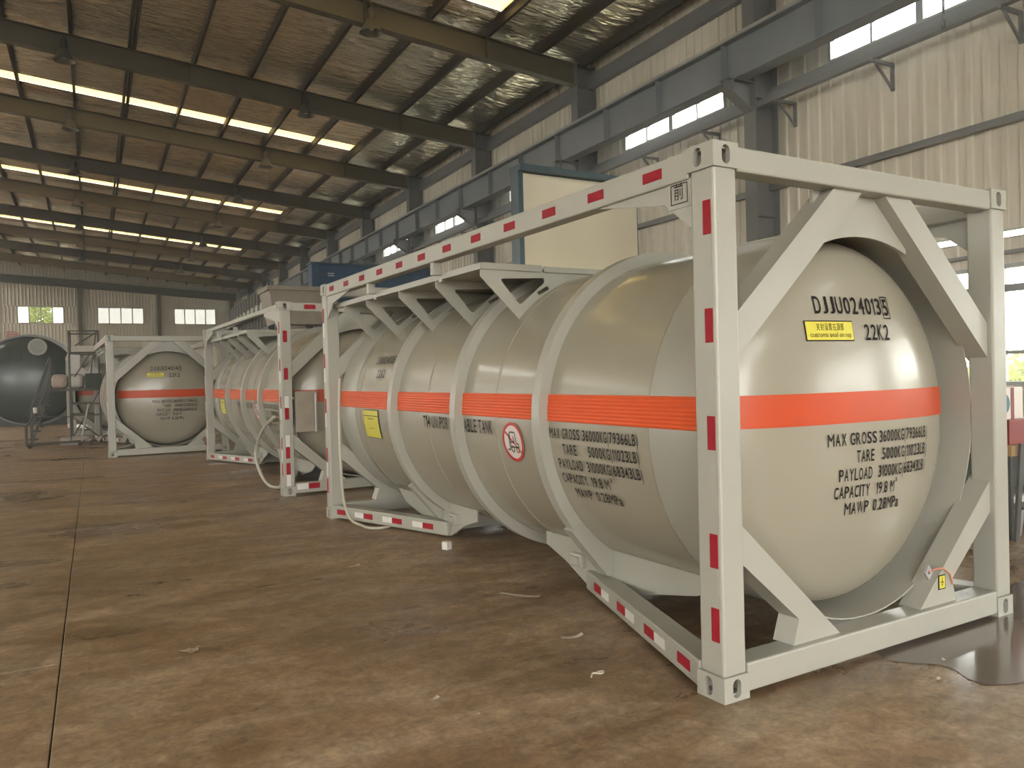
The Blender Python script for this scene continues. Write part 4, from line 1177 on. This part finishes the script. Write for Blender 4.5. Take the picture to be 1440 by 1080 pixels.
def pud(b):
    n = 48; c = b.verts.new((0, 0, 0.003)); o = []
    r = random.Random(4); ph = [r.uniform(0, 6) for _ in range(6)]
    for k in range(n):
        a = 2 * PI * k / n
        rr = 1 + 0.16 * math.sin(2 * a + ph[0]) + 0.12 * math.sin(3 * a + ph[1]) + 0.08 * math.sin(5 * a + ph[2]) + 0.05 * math.sin(9 * a + ph[3])
        o.append(b.verts.new((1.5 * rr * math.cos(a), 0.62 * rr * math.sin(a), 0.003)))
    for k in range(n): b.faces.new((c, o[k], o[(k + 1) % n]))
flat_thing('puddle', mesh_of('puddle', bmnew(pud), 'water', fix=False), 'shiny puddle under the right front corner of the nearest container', 'puddle', (2.75, -0.05, 0), 0.10)

# ------------------------------------------------------------------ green vessel at the back left
gt = thing('green_vessel', 'huge dark green pressure vessel with its domed end facing forward', 'tank', (-4.72, 33.0, 0))
GR = 1.80
put('shell', mesh_of('shell', bmnew(lambda b: lathe(b, [(GR - 0.06, 0.35), (GR - 0.06, 7.0)], 64, 'Y', (0, 0, GR))), 'tank_green', sharp=0.5), gt)
put('rim', mesh_of('rim', bmnew(lambda b: lathe(b, [(GR - 0.08, 0.32), (GR, 0.32), (GR, 0.50), (GR - 0.08, 0.50)], 64, 'Y', (0.05, 0.2, GR))), 'tank_green', sharp=0.5), gt)
def ghy(r): return 0.42 - 0.42 * max(0, 1 - (r / 1.70) ** 2) ** 0.5
put('domed_end', mesh_of('domed_end', bmnew(lambda b: lathe(b, [(max(0.001, 1.70 * math.sin(PI / 2 * k / 18)), ghy(1.70 * math.sin(PI / 2 * k / 18))) for k in range(19)] + [(1.70, 0.55)], 64, 'Y', (0, 0, GR))), 'tank_green', sharp=1.2), gt)
def gflange(x, z, r, nb, label, bolts=True):
    rr = math.hypot(x, z); y = ghy(rr)
    f = put('flange', mesh_of('flange', bmnew(lambda b: lathe(b, [(0.001, -0.16), (r * 0.5, -0.165), (r, -0.16), (r, -0.10), (r * 0.78, -0.10), (r * 0.78, 0.12)], 28, 'Y', (x, y, GR + z))), 'flange_grey' if bolts else 'deck_green', sharp=0.6), gt, label=label)
    if bolts:
        bme_ = once('bolt_%.2f' % r, lambda b: lathe(b, [(0.001, -0.035), (0.026, -0.035), (0.026, 0.0)], 6, 'Y'), 'bolt_white', sharp=0.4)
        for k in range(nb):
            a = 2 * PI * k / nb; put('bolt', bme_, f, (x + r * 0.86 * math.cos(a), y - 0.16, GR + z + r * 0.86 * math.sin(a)))
gflange(0.33, 1.28, 0.33, 18, 'large bolted manhole flange')
gflange(-1.0, 0.72, 0.16, 8, None, False); gflange(-0.35, 0.85, 0.14, 8, None, False); gflange(-1.05, 0.05, 0.11, 8, None, False)
gflange(-0.42, -0.78, 0.16, 8, None, False); gflange(-0.7, 1.05, 0.12, 8, None, False)
for y in (1.2, 5.2): put('support', once('vessel_support', lambda b: box(b, -1.3, 1.3, 0, 0.3, 0, 0.5), 'scaffold_steel'), gt, (0, y, 0))

# red characters on the end wall
bm = bmesh.new()
text_mesh(bm, '用', 0.62, 0.6, lambda a, c: (-8.28 + a, YE - 0.05, 5.12 + c), 0.02)
for x in (-7.60, -7.46): box(bm, x, x + 0.06, YE - 0.055, YE - 0.045, 5.15, 5.7)
tag(put('wall_lettering', mesh_of('wall_lettering', bm, 'sign_red', fix=False)), 'faded red Chinese character on the end wall above the green vessel', 'lettering')

# ------------------------------------------------------------------ steel work platform
px0, px1, py0, py1 = -3.06, -2.36, 21.3, 22.7
pf = thing('work_platform', 'rusty steel work platform with stairs between green vessel and distant container', 'platform', (0, 0, 0))
for x in (px0, px1):
    for y in (py0, py1):
        put('post', mesh_of('post', bmnew(lambda b: box(b, x - 0.025, x + 0.025, y - 0.025, y + 0.025, 0.0, 3.0)), 'scaffold_steel'), pf)
put('deck', mesh_of('deck', bmnew(lambda b: box(b, px0 - 0.45, px1 + 0.06, py0 - 0.06, py1 + 0.06, 1.40, 1.47)), 'scaffold_steel'), pf)
for z in (0.75, 1.05, 2.42, 3.0):
    put('rail', mesh_of('rail', bmnew(lambda b: (box(b, px0, px1, py0 - 0.02, py0 + 0.02, z - 0.02, z + 0.02), box(b, px0, px1, py1 - 0.02, py1 + 0.02, z - 0.02, z + 0.02), box(b, px0 - 0.02, px0 + 0.02, py0, py1, z - 0.02, z + 0.02), box(b, px1 - 0.02, px1 + 0.02, py0, py1, z - 0.02, z + 0.02))), 'scaffold_steel'), pf)
for p, q in (((px0, py0, 0.1), (px1, py0, 1.4)), ((px0, py0, 2.5), (px1, py0, 3.0)), ((px0, py0, 1.6), (px1 - 0.2, py0, 2.4)), ((px1 - 0.25, py0, 1.5), (px1 - 0.05, py0, 3.0)), ((px1, py0, 0.1), (px0, py0, 0.75))):
    put('brace', mesh_of('brace', bmnew(lambda b: bar(b, p, q, 0.035, 0.035, (0, 1, 0))), 'scaffold_steel'), pf)
st_ = put('stairs', mesh_of('stairs', bmnew(lambda b: (bar(b, (-4.0, py0 - 0.05, 0.0), (px0 - 0.45, py0 - 0.05, 1.42), 0.03, 0.12, (0, 1, 0)), bar(b, (-4.0, py0 + 0.6, 0.0), (px0 - 0.45, py0 + 0.6, 1.42), 0.03, 0.12, (0, 1, 0)))), 'scaffold_steel'), pf)
for k in range(6):
    t = (k + 0.7) / 6.5; x = -4.0 + t * (px0 - 0.45 + 4.0); z = 1.42 * t
    put('tread', once('tread', lambda b: box(b, -0.10, 0.10, py0 - 0.04, py0 + 0.59, -0.015, 0.015), 'scaffold_steel'), st_, (x, 0, z))
for y in (py0 - 0.05, py0 + 0.6):
    hr = put('handrail', mesh_of('handrail', bmnew(lambda b: (tube(b, [(-3.98, y, 0.9), (px0 - 0.45, y, 2.3)], 0.018, 6), tube(b, [(-3.98, y, 0.0), (-3.98, y, 0.9)], 0.018, 6), tube(b, [(px0 - 0.45, y, 1.42), (px0 - 0.45, y, 2.3)], 0.018, 6), tube(b, [(-3.75, y, 0.45), (-3.75, y, 1.18)], 0.014, 6), tube(b, [(-3.98, y, 0.45), (px0 - 0.45, y, 1.86)], 0.014, 6))), 'scaffold_steel'), pf)
put('panel', mesh_of('panel', bmnew(lambda b: box(b, px0 + 0.36, px1 + 0.06, py0 - 0.09, py0 - 0.065, 1.47, 1.86)), 'deck_green'), pf, label='dark green kick panel')
def sackm(b):
    bmesh.ops.create_icosphere(b, subdivisions=3, radius=1.0)
    r = random.Random(5)
    for v in b.verts:
        p = v.co; k = 1.0 / max(abs(p.x) ** 4 + abs(p.y) ** 4 + abs(p.z) ** 4, 0.01) ** 0.25
        v.co = Vector((p.x * k * 0.19, p.y * k * 0.25, p.z * k * 0.19 + 0.19)) * (1 + r.uniform(-0.03, 0.03))
    for f in b.faces: f.smooth = True
sm = once('sack', sackm, 'sack_cloth', sharp=2)
tag(put('sack', sm, None, (-3.30, py0 + 0.22, 1.47)), 'brownish sack on the left edge of the work platform deck', 'sack', 'sacks on the platform')
tag(put('sack', once('sack_pale', sackm, 'dull_white', sharp=2), None, (-2.92, py0 + 0.22, 1.47)), 'paler sack on the platform deck, next to the dark green panel', 'sack', 'sacks on the platform')
tag(put('white_beam', mesh_of('white_beam', bmnew(lambda b: box(b, px0 + 0.05, px1 - 0.1, py0 - 0.10, py0 - 0.03, 2.44, 2.60, 0.01)), 'dull_white')), 'white beam lying across the upper rail of the platform', 'beam')
def folded(b):
    pts = [(-0.32, 0, 0.0), (-0.1, 0, 0.42), (0.05, 0, 0.12), (0.32, 0, 0.55)]
    for i in range(3):
        p, q = Vector(pts[i]), Vector(pts[i + 1]); bar(b, p, q, 0.5, 0.07, (0, 1, 0))
tag(put('folded_panel', mesh_of('folded_panel', bmnew(lambda b: (bar(b, (-0.26, 0, 0.55), (0.0, 0, 0.28), 0.3, 0.09, (0, 1, 0)), bar(b, (0.0, 0, 0.02), (0.30, 0, 0.52), 0.3, 0.14, (0, 1, 0)), bar(b, (-0.28, 0, 0.05), (-0.24, 0, 0.9), 0.3, 0.08, (0, 1, 0)))), 'plastic_sheet'), None, (-2.72, py0 + 0.35, 1.48)), 'pale folded panels stacked on the work platform deck', 'panel')
def crump(b):
    bmesh.ops.create_grid(b, x_segments=14, y_segments=10, size=1.0)
    r = random.Random(9)
    for v in b.verts:
        x, y = v.co.x, v.co.y
        v.co = Vector((x * 0.42, y * 0.30, 0.02 + 0.28 * max(0, (x + 0.2)) ** 1.5 + 0.10 * abs(math.sin(5 * x + 3 * y)) + r.uniform(0, 0.05)))
    for f in b.faces: f.smooth = True
tag(put('plastic_sheet', mesh_of('plastic_sheet', bmnew(crump), 'plastic_sheet', sharp=3, fix=False), None, (-2.42, 20.75, 0.0)), 'crumpled white plastic sheet on the floor before the platform', 'sheet')
pan = thing('drip_pan', 'olive yellow drip pan on the floor below the platform', 'pan', (-2.98, 20.9, 0))
put('tray', mesh_of('tray', bmnew(lambda b: (box(b, -0.33, 0.33, -0.25, 0.25, 0.0, 0.02), box(b, -0.33, -0.31, -0.25, 0.25, 0.02, 0.20), box(b, 0.31, 0.33, -0.25, 0.25, 0.02, 0.20), box(b, -0.31, 0.31, -0.25, -0.23, 0.02, 0.20), box(b, -0.31, 0.31, 0.23, 0.25, 0.02, 0.20))), 'hopper_grey'), pan)
put('liquid', mesh_of('liquid', bmnew(lambda b: box(b, -0.31, 0.31, -0.23, 0.23, 0.02, 0.17)), 'yellow_sticker'), pan)
tag(put('pole', mesh_of('pole', bmnew(lambda b: tube(b, [(-2.86, 21.18, 0.0), (-2.64, 21.2, 1.05)], 0.02, 8)), 'dull_white')), 'white pole leaning against the front of the platform', 'pole')
ct = thing('push_cart', 'low tubular push cart with white grip on the floor before the green vessel', 'cart', (-3.95, 20.2, 0))
put('frame', mesh_of('frame', bmnew(lambda b: (tube(b, [(-0.08, 0, 0.05), (-0.08, 0, 0.55), (0.12, 0, 0.80), (0.14, 0, 0.95)], 0.02, 8), tube(b, [(-0.08, 0.4, 0.05), (-0.08, 0.4, 0.55), (0.12, 0.4, 0.80)], 0.02, 8), tube(b, [(-0.08, 0, 0.10), (1.2, 0, 0.10), (1.2, 0.4, 0.10), (-0.08, 0.4, 0.10)], 0.02, 8), tube(b, [(0.12, 0, 0.78), (0.9, 0, 0.75), (0.9, 0, 0.1)], 0.018, 8))), 'scaffold_steel', sharp=1), ct)
put('grip', mesh_of('grip', bmnew(lambda b: tube(b, [(0.14, 0, 0.88), (0.13, 0, 1.02)], 0.04, 10)), 'white_tape'), ct, label='white grip')
wh = once('cart_wheel', lambda b: lathe(b, [(0.001, -0.02), (0.05, -0.02), (0.05, 0.02), (0.001, 0.02)], 16, 'Y'), 'rubber', sharp=0.5)
for x in (0.0, 1.1):
    for y in (0, 0.4): put('wheel', wh, ct, (x, y, 0.05))

# ------------------------------------------------------------------ things standing along the right side of the hall
bf = thing('steel_frame_board', 'tall blue steel frame faced with a shiny stainless sheet, between container and wall', 'board', (4.40, 9.7, 0), 0.03)
put('blue_frame', mesh_of('blue_frame', bmnew(lambda b: (box(b, -0.10, 0.0, -0.02, 0.26, 0, 5.26), box(b, 2.62, 2.66, 0.06, 0.26, 0, 5.20), box(b, -0.10, 2.72, -0.10, 0.30, 5.20, 5.31), box(b, 0.0, 2.62, 0.06, 0.24, 0.1, 5.2))), 'blue_edge'), bf)
put('sheet', mesh_of('sheet', bmnew(lambda b: box(b, 0.0, 2.62, 0.03, 0.055, 0.3, 5.18, 0.004)), 'stainless'), bf, label='shiny stainless steel sheet')
put('foot', mesh_of('foot', bmnew(lambda b: (box(b, -0.1, 0.1, -0.5, 0.8, 0, 0.1), box(b, 2.5, 2.7, -0.5, 0.8, 0, 0.1))), 'blue_paint'), bf)
bb = thing('blue_cabinet', 'tall dark blue steel cabinet behind the middle container, small pale label near its top', 'cabinet', (3.55, 21.75, 0), 0.0)
put('body', mesh_of('body', bmnew(lambda b: box(b, 0, 4.3, 0, 0.5, 0.08, 5.14, 0.02)), 'blue_paint'), bb)
put('roof_edge', mesh_of('roof_edge', bmnew(lambda b: box(b, -0.03, 4.33, -0.03, 0.53, 5.14, 5.20, 0.01)), 'blue_edge'), bb)
put('door', mesh_of('door', bmnew(lambda b: box(b, 0.3, 2.1, -0.03, 0.0, 0.3, 4.9, 0.008)), 'blue_paint'), bb)
put('door', mesh_of('door', bmnew(lambda b: box(b, 2.15, 4.0, -0.03, 0.0, 0.3, 4.9, 0.008)), 'blue_paint'), bb)
put('label_plate', mesh_of('label_plate', bmnew(lambda b: (box(b, 0.50, 0.70, -0.04, -0.031, 4.84, 4.87), box(b, 0.50, 0.70, -0.04, -0.031, 4.77, 4.80))), 'white_tape'), bb, label='pale label')
put('knob', mesh_of('knob', bmnew(lambda b: lathe(b, [(0.001, -0.05), (0.03, -0.05), (0.03, 0.0)], 12, 'Y', (0.18, -0.0, 4.95))), 'teal', sharp=0.5), bb)
put('base', mesh_of('base', bmnew(lambda b: box(b, 0.1, 4.2, -0.3, 0.9, 0, 0.08)), 'dark_steel'), bb)
hp2 = thing('hopper', 'grey steel hopper with flared sides beside the tall blue cabinet', 'hopper', (1.92, 20.0, 0))
def hop(b):
    t = [(0, 0), (1.60, 0), (1.60, 1.5), (0, 1.5)]; d = [(0.14, 0.1), (1.46, 0.1), (1.46, 1.2), (0.14, 1.2)]
    for z0, z1, A, B in ((4.12, 3.15, t, d),):
        a = [b.verts.new((x, y, z0)) for x, y in A]; c = [b.verts.new((x, y, z1)) for x, y in B]
        a2 = [b.verts.new((x + (0.03 if x < 0.8 else -0.03), y + (0.03 if y < 0.7 else -0.03), z0)) for x, y in A]
        for k in range(4):
            b.faces.new((a[k], a[(k + 1) % 4], c[(k + 1) % 4], c[k])); b.faces.new((a[k], a2[k], a2[(k + 1) % 4], a[(k + 1) % 4]))
            b.faces.new((a2[k], c[k], c[(k + 1) % 4], a2[(k + 1) % 4]))
        b.faces.new(c)
put('bin', mesh_of('bin', bmnew(hop), 'hopper_grey', fix=False), hp2)
put('rim', mesh_of('rim', bmnew(lambda b: (box(b, -0.05, 1.65, -0.06, 0.0, 4.10, 4.22), box(b, -0.05, 1.65, 1.5, 1.56, 4.10, 4.22), box(b, -0.06, 0.0, 0.0, 1.5, 4.10, 4.22), box(b, 1.6, 1.66, 0, 1.5, 4.10, 4.22))), 'hopper_grey'), hp2)
for x in (0.22, 1.38):
    for y in (0.25, 1.25): put('leg', mesh_of('leg', bmnew(lambda b: box(b, x - 0.05, x + 0.05, y - 0.05, y + 0.05, 0, 3.3)), 'scaffold_steel'), hp2)
put('chute', mesh_of('chute', bmnew(lambda b: (box(b, 0.5, 1.1, 0.5, 1.0, 2.7, 3.15))), 'hopper_grey'), hp2)
rk = thing('rod_rack', 'long raised rack of upright dark rods running behind the middle container', 'rack', (2.42, 21.9, 0), -0.031)
put('beam', mesh_of('beam', bmnew(lambda b: (box(b, -0.10, 0.10, 0, 11.6, 3.05, 3.25))), 'scaffold_steel'), rk)
put('rail', mesh_of('rail', bmnew(lambda b: (box(b, -0.03, 0.03, 0, 11.6, 3.98, 4.03))), 'scaffold_steel'), rk)
for k in range(5): put('post', once('rack_post', lambda b: (box(b, -0.06, 0.06, -0.06, 0.06, 0, 3.05), box(b, -0.5, 0.5, -0.08, 0.08, 0, 0.06)), 'scaffold_steel'), rk, (0, 0.3 + 2.7 * k, 0))
for k in range(16): put('rod', once('rack_rod', lambda b: tube(b, [(0, 0, 3.25), (0, 0, 4.62)], 0.055, 6), 'rod_dark'), rk, (0, 0.25 + 0.73 * k, 0))
for k in range(12): put('block', once('rack_block', lambda b: box(b, -0.32, -0.11, -0.16, 0.16, 3.70, 3.96, 0.01), 'dull_white'), rk, (0, 0.5 + 0.95 * k, 0), label='white block')
put('ledge', mesh_of('ledge', bmnew(lambda b: (box(b, -0.34, -0.10, 0, 11.6, 3.66, 3.70))), 'scaffold_steel'), rk)

# storage at the right edge of the picture
sr = thing('storage_rack', 'cluttered storage rack with a wooden shelf right of the nearest container', 'rack', (4.46, 1.25, 0), 0.0)
put('shelf', mesh_of('shelf', bmnew(lambda b: box(b, 0, 1.8, 0, 0.6, 0.73, 0.82)), 'wood'), sr, label='wooden shelf')
put('shelf', mesh_of('shelf', bmnew(lambda b: box(b, 0, 1.8, 0.02, 0.6, 0.27, 0.30)), 'dark_steel'), sr)
put('back_panel', mesh_of('back_panel', bmnew(lambda b: box(b, 0, 1.8, 0.6, 0.62, 0, 0.73)), 'deck_green'), sr)
for x in (0.02, 1.78):
    for y in (0.03, 0.57): put('post', mesh_of('post', bmnew(lambda b: box(b, x - 0.02, x + 0.02, y - 0.02, y + 0.02, 0, 0.73)), 'dark_steel'), sr)
put('leaning_board', mesh_of('leaning_board', bmnew(lambda b: obox(b, (0.04, -0.035, 0.42), (1, 0, -0.12), (0, 1, 0), (0.12, 0, 1), 0.028, 0.012, 0.42)), 'dark_steel'), sr)
tag(put('carton', mesh_of('carton', bmnew(lambda b: box(b, 4.52, 4.95, 1.30, 1.55, 0.82, 1.04, 0.004)), 'red_paint')), 'dark red printed carton standing on the wooden shelf', 'carton')
dp = thing('disc_poster', 'white board with a large teal disc standing on the dark red carton', 'board', (4.44, 1.36, 1.04))
put('board', mesh_of('board', bmnew(lambda b: box(b, 0.0, 0.40, 0, 0.04, 0, 0.28, 0.004)), 'white_sticker'), dp)
put('red_strip', mesh_of('red_strip', bmnew(lambda b: box(b, 0.215, 0.26, -0.004, 0, 0, 0.28)), 'red_paint'), dp)
put('disc', mesh_of('disc', bmnew(lambda b: lathe(b, [(0.001, -0.012), (0.095, -0.012), (0.095, 0.0)], 24, 'Y', (0.085, 0, 0.14))), 'teal', sharp=0.5), dp)
put('disc_hole', mesh_of('disc_hole', bmnew(lambda b: lathe(b, [(0.001, -0.016), (0.02, -0.016), (0.02, -0.011)], 14, 'Y', (0.085, 0, 0.14))), 'white_sticker', sharp=0.5), dp)
tag(put('tub', mesh_of('tub', bmnew(lambda b: (lathe(b, [(0.13, 0.0), (0.16, 0.24), (0.145, 0.24), (0.12, 0.02), (0.001, 0.02)], 20, 'Z'), lathe(b, [(0.001, 0.0), (0.13, 0.0)], 20, 'Z'))), 'crate_grey', sharp=0.6, fix=False), None, (4.68, 1.45, 0.0)), 'grey tub on the floor under the storage rack shelf', 'tub')
tag(put('white_bar', mesh_of('white_bar', bmnew(lambda b: box(b, 4.60, 5.4, 1.32, 1.40, 0.30, 0.36, 0.006)), 'dull_white')), 'white bar lying on the lower shelf of the storage rack', 'bar')

# ------------------------------------------------------------------ outside
def tree_mesh(seed, n, rx, rz, z0):
    r = random.Random(seed); bm = bmesh.new()
    cl = [(r.uniform(-1, 1) * rx * 0.7, r.uniform(-1, 1) * rx * 0.7, z0 + rz + r.uniform(-1, 1) * rz * 0.75, r.uniform(0.35, 0.6)) for _ in range(14)]
    for i in range(n):
        c = cl[i % 14]
        d = Vector((r.gauss(0, 1), r.gauss(0, 1), r.gauss(0, 1))).normalized() * (r.random() ** 0.4)
        p = Vector((c[0] + d.x * c[3] * rx, c[1] + d.y * c[3] * rx, c[2] + d.z * c[3] * rz))
        u = Vector((r.gauss(0, 1), r.gauss(0, 1), r.gauss(0, 1))).normalized(); v = u.orthogonal().normalized(); s = r.uniform(0.09, 0.18)
        bm.faces.new([bm.verts.new(p + u * s), bm.verts.new(p + v * s * 0.5), bm.verts.new(p - u * s), bm.verts.new(p - v * s * 0.5)])
    return mesh_of('leaves', bm, 'leaves', fix=False)
def tree(label, loc, me, h):
    o = thing('tree', label, 'tree', (loc[0], loc[1], -0.42), 0, 'trees outside')
    lv = put('leaves', me, o); lv['kind'] = 'stuff'
    put('trunk', mesh_of('trunk', bmnew(lambda b: tube(b, [(0, 0, 0), (0.05, 0, h * 0.5), (0, 0.05, h)], [0.18, 0.14, 0.06], 8)), 'bark'), o)
tA = tree_mesh(1, 14000, 1.6, 4.2, 1.2)
tB = tree_mesh(2, 12000, 2.6, 2.4, 1.0)
tree('yellow-green tree outside the left window of the end wall', (-6.35, 72.5), tA, 7)
tree('tree outside the middle window of the end wall, only its top showing', (0.4, 84.0), tB, 4)
tC = tree_mesh(5, 12000, 3.2, 1.15, -0.1)
for i, (x, y) in enumerate(((17.0, -2.0), (17.5, 7.3), (17.0, 16.6))):
    o = thing('shrub', 'broad green shrub seen through the low side windows, %s from the front' % ordn[i + 1], 'shrub', (x, y, -0.42), 0, 'shrubs outside the side windows')
    lv = put('leaves', tC, o); lv['kind'] = 'stuff'
    put('stem', once('shrub_stem', lambda b: tube(b, [(0, 0, 0), (0.1, 0.05, 0.6), (0.05, 0.1, 1.2)], [0.08, 0.06, 0.03], 6), 'bark'), o)

bm = bmesh.new(); box(bm, LX - 0.06, LX + 0.1, ADDED_DOOR[0] - 0.2, ADDED_DOOR[0], 0, 6.4); box(bm, LX - 0.06, LX + 0.1, ADDED_DOOR[1], ADDED_DOOR[1] + 0.2, 0, 6.4); box(bm, LX - 0.06, LX + 0.1, ADDED_DOOR[0], ADDED_DOOR[1], 6.2, 6.4)
struct('door_3', mesh_of('door_frame', bm, 'column_steel'))  # frame of the added, unseen left doorway

# ------------------------------------------------------------------ haze volume added to lift the hall's dark tones
hm = bpy.data.materials.new('haze'); hm.use_nodes = True; hn = hm.node_tree; hn.nodes.clear()
ho_ = hn.nodes.new('ShaderNodeOutputMaterial'); hv = hn.nodes.new('ShaderNodeVolumeScatter')
hv.inputs['Color'].default_value = (0.97, 0.96, 0.93, 1); hv.inputs['Density'].default_value = 0.0075; hv.inputs['Anisotropy'].default_value = 0.72
hn.links.new(hv.outputs[0], ho_.inputs['Volume'])
bm = bmesh.new(); box(bm, LX - 0.6, WX + 0.6, Y0 - 0.6, Y1 + 0.6, -0.3, 12.4)
hz = put('haze', mesh_of('haze', bm, None)); hz.data.materials.append(hm)
hz['kind'] = 'stuff'; tag(hz, 'thin added haze veiling the whole hall', 'haze')
